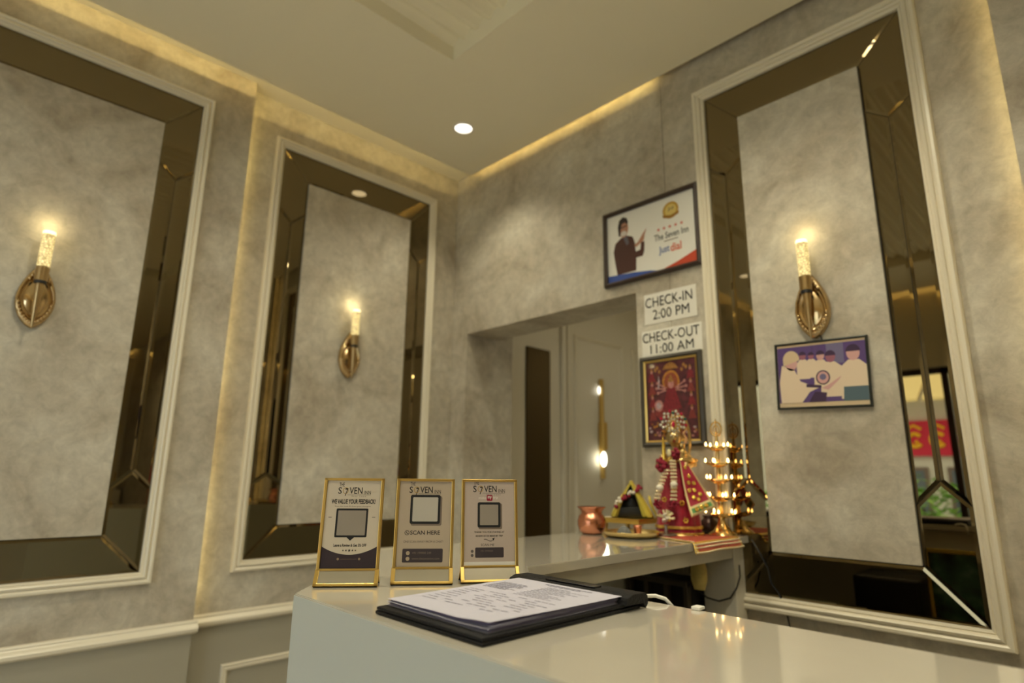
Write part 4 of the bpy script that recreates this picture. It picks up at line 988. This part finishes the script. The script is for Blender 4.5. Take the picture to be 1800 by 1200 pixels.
tag(o, 'black cable drooping across the marble post under the return counter', 'cable')
o = MB().tube([(1.625, -.006, 1.04), (1.655, -.008, .99), (1.672, -.006, .955), (1.68, -.008, .91), (1.70, -.007, .885), (1.72, -.006, .83), (1.74, -.008, .70), (1.745, -.02, .3)], .0026, 8).build('black_cable', BLACK, smooth=True)
tag(o, 'black cable running down the lower left mirror strip of the back wall', 'cable')
t = thing('brass_hooks', 'pair of small brass hooks on the inner side of the return counter', 'hooks', (1.2275, -.42, .93))
for dy in (-.02, .02):
    MB().tube([(-.0185, dy, .035), (.004, dy, .033), (.010, dy, .015), (.008, dy, -.008), (-.002, dy, -.012), (-.006, dy, -.002)], .0028, 8).build('hook', GOLD, t, smooth=True)

# ------------------------------------------------------------------ staff side and lobby things that show in the mirrors
t = thing('staff_desk', 'low dark desk behind the reception counter, seen in the mirror', 'desk', (1.62, -.98, 0))
MB().rbox(0, 1.3, -.18, .16, .60, .63, .004).build('desk_top', DBROWN, t)
for x in (.02, 1.24): MB().box(x, x + .04, -.17, .15, 0, .60).build('leg', DBROWN, t)
t = thing('printer', 'black office printer on the low staff desk', 'printer', (1.745, -.98, .63))
MB().rbox(-.10, .14, -.15, .10, 0, .22, .012).build('body', BLACK, t); MB().rbox(-.09, .13, .09, .17, .03, .05, .004).build('tray', BLACK, t); MB().box(-.05, .09, .095, .165, .0505, .056).build('paper', PAPER, t)
t = thing('gold_framed_picture', 'gold framed dark landscape picture leaning behind the counter, seen in the mirror', 'picture', (2.03, -.955, .632), PI)
picm = MB()
for x0_, x1_, z0_, z1_ in ((-.13, -.115, 0, .34), (.115, .13, 0, .34), (-.13, .13, .325, .34), (-.13, .13, 0, .015)): picm.rbox(x0_, x1_, -.018, 0, z0_, z1_, .003)
picm.build('frame', mat('bright_gold_frame', (.8, .6, .12), .25, 1.0), t)
def scenic():
    m = bpy.data.materials.new('dark_landscape_print'); m.use_nodes = True; nt = m.node_tree; b_ = nt.nodes['Principled BSDF']
    tc = nt.nodes.new('ShaderNodeTexCoord'); n_ = nt.nodes.new('ShaderNodeTexNoise'); n_.inputs['Scale'].default_value = 14; n_.inputs['Detail'].default_value = 4
    r_ = nt.nodes.new('ShaderNodeValToRGB'); e = r_.color_ramp.elements; e[0].color = (.01, .02, .02, 1); e[1].color = (.25, .40, .42, 1); e[0].position = .35; e[1].position = .75
    q_ = e.new(.55); q_.color = (.05, .14, .10, 1)
    nt.links.new(tc.outputs['Object'], n_.inputs['Vector']); nt.links.new(n_.outputs['Fac'], r_.inputs['Fac']); nt.links.new(r_.outputs['Color'], b_.inputs['Base Color']); b_.inputs['Roughness'].default_value = .15
    return m
MB().box(-.116, .116, -.010, -.002, .014, .326).build('print_sheet', scenic(), t)

# lobby seat, far cabinet and dark doors on the right wall
t = thing('lobby_sofa', 'dark red lobby sofa on the far side of the room, seen in the mirrors', 'sofa', (5.6, -1.1, 0))
DR = mat('oxblood_leather', (.10, .018, .014), .4)
MB().rbox(-.4, .4, -.9, .9, .12, .44, .05).build('seat', DR, t, smooth='auto'); MB().rbox(.3, .5, -.9, .9, .3, .85, .06).build('backrest', DR, t, smooth='auto')
for s in (-1, 1): MB().rbox(-.4, .45, s * .9 - .08, s * .9 + .08, .12, .62, .05).build('armrest', DR, t, smooth='auto')
for sx in (-.3, .4):
    for sy in (-.8, .8): MB().lathe([(.02, 0), (.03, .14)], (sx, sy, 0), 10).build('leg', DBROWN, t)
t = thing('far_cabinet', 'cream cabinet against the far right wall, seen in the mirrors', 'cabinet', (7.0, -.6, 0))
MB().rbox(-.25, .19, -.55, .5, 0, 1.0, .006).build('body', CREAM, t)
for y0_ in (-.53, -.01): MB().rbox(-.268, -.25, y0_, y0_ + .5, .06, .95, .004).build('door', CREAM, t)
b = MB(); b.box(XR - .06, XR, -1.9, -.25, 0, 2.35); d2 = struct(b.build('door_2', DBROWN))
MB().box(XR - .075, XR - .06, -1.82, -1.10, .1, 2.25).build('pane', mat('smoked_glass', (.015, .018, .022), .1), d2); MB().box(XR - .075, XR - .06, -1.04, -.33, .1, 2.25).build('pane', mat('smoked_glass', (.015, .018, .022), .1), d2)

# street beyond the entrance
b = MB(); b.box(-6, 12, -16, YF - .15, -.12, -.02); struct(b.build('ground', mat('pale_paving', (.48, .46, .42), .8, noise=.2, nscale=2)))
t = thing('facing_shop', 'pale shop across the street with yellow awning and red signboard, seen in the mirror', 'building', (0, -9.2, -.02))
MB().box(-4, 6, -.6, 0, 0, 5).build('wall', mat('pale_wall', (.75, .73, .68), .8), t)
AW = mat('yellow_roof', (.85, .66, .30), .6)
for i in range(10): MB().prism([(0, 2.95), (.9, 2.42), (.9, 2.38), (0, 2.90)], 'x', -2 + i * .42, -2 + i * .42 + .36).build('roof_sheet', AW, t)
sb = MB().box(-.9, 1.9, .02, .10, 1.62, 2.16).build('signboard', mat('magenta_red_sign', srgb(214, 22, 70), .5), t)
m = MB()
for i in range(9):   # looping yellow script
    cx = -.70 + i * .30
    m.tube([(cx + .09 * math.cos(a), .115, 1.86 + .10 * math.sin(a)) for a in [PI * .2 + 1.6 * PI * j / 14 for j in range(15)]], .030, 6)
    m.tube([(cx - .08, .115, 2.04), (cx, .115, 2.09), (cx + .10, .115, 2.03)], .022, 6); m.ball((cx + .02, .115, 1.83), .03, 6, 4)
m.build('script_lettering', mat('sign_yellow', srgb(250, 200, 40), .5), sb)
for x in (-.2, .55, 1.2):
    w_ = MB().box(x, x + .5, 0, .04, .5, 1.45).build('window', mat('shop_window_frame', (.2, .14, .12), .5), t); MB().box(x + .05, x + .45, .04, .05, .55, 1.40).build('pane', mat('shop_glass', (.10, .13, .17), .1), w_)
GL = [mat('leaf_green_a', (.16, .36, .05), .6), mat('leaf_green_b', (.28, .50, .10), .6)]
q = random.Random(2)
for i, (bx_, by_, s_) in enumerate(((.55, -7.4, .9), (1.95, -7.2, .85), (-.85, -7.8, .85))):
    t = thing('green_shrub', ['bright green shrub outside the entrance, middle one, seen in the mirror', 'bright green shrub outside the entrance, nearest the door frame', 'bright green shrub outside the entrance, left by the wall'][i], 'shrub', (bx_, by_, -.02), 0, 'shrubs outside the entrance')
    m = MB()
    for j in range(420):
        d = Vector((q.gauss(0, 1), q.gauss(0, 1), q.gauss(0, 1))).normalized() * (.35 + .28 * q.random()) * s_; c = Vector((0, 0, .85 * s_)) + d; a = q.random() * 6.28
        u_ = Vector((math.cos(a), math.sin(a), q.uniform(-.6, .6))).normalized() * .09; v_ = Vector((-math.sin(a), math.cos(a), q.uniform(-.6, .6))).normalized() * .035
        m.add([c - u_, c + v_, c + u_, c - v_], [(0, 1, 2, 3)], j % 2)
    m.build('foliage', GL, t, kind='stuff'); MB().tube([(0, 0, 0), (.02, 0, .5), (0, 0, .9)], [.04, .03, .015], 8).build('stem', DBROWN, t)
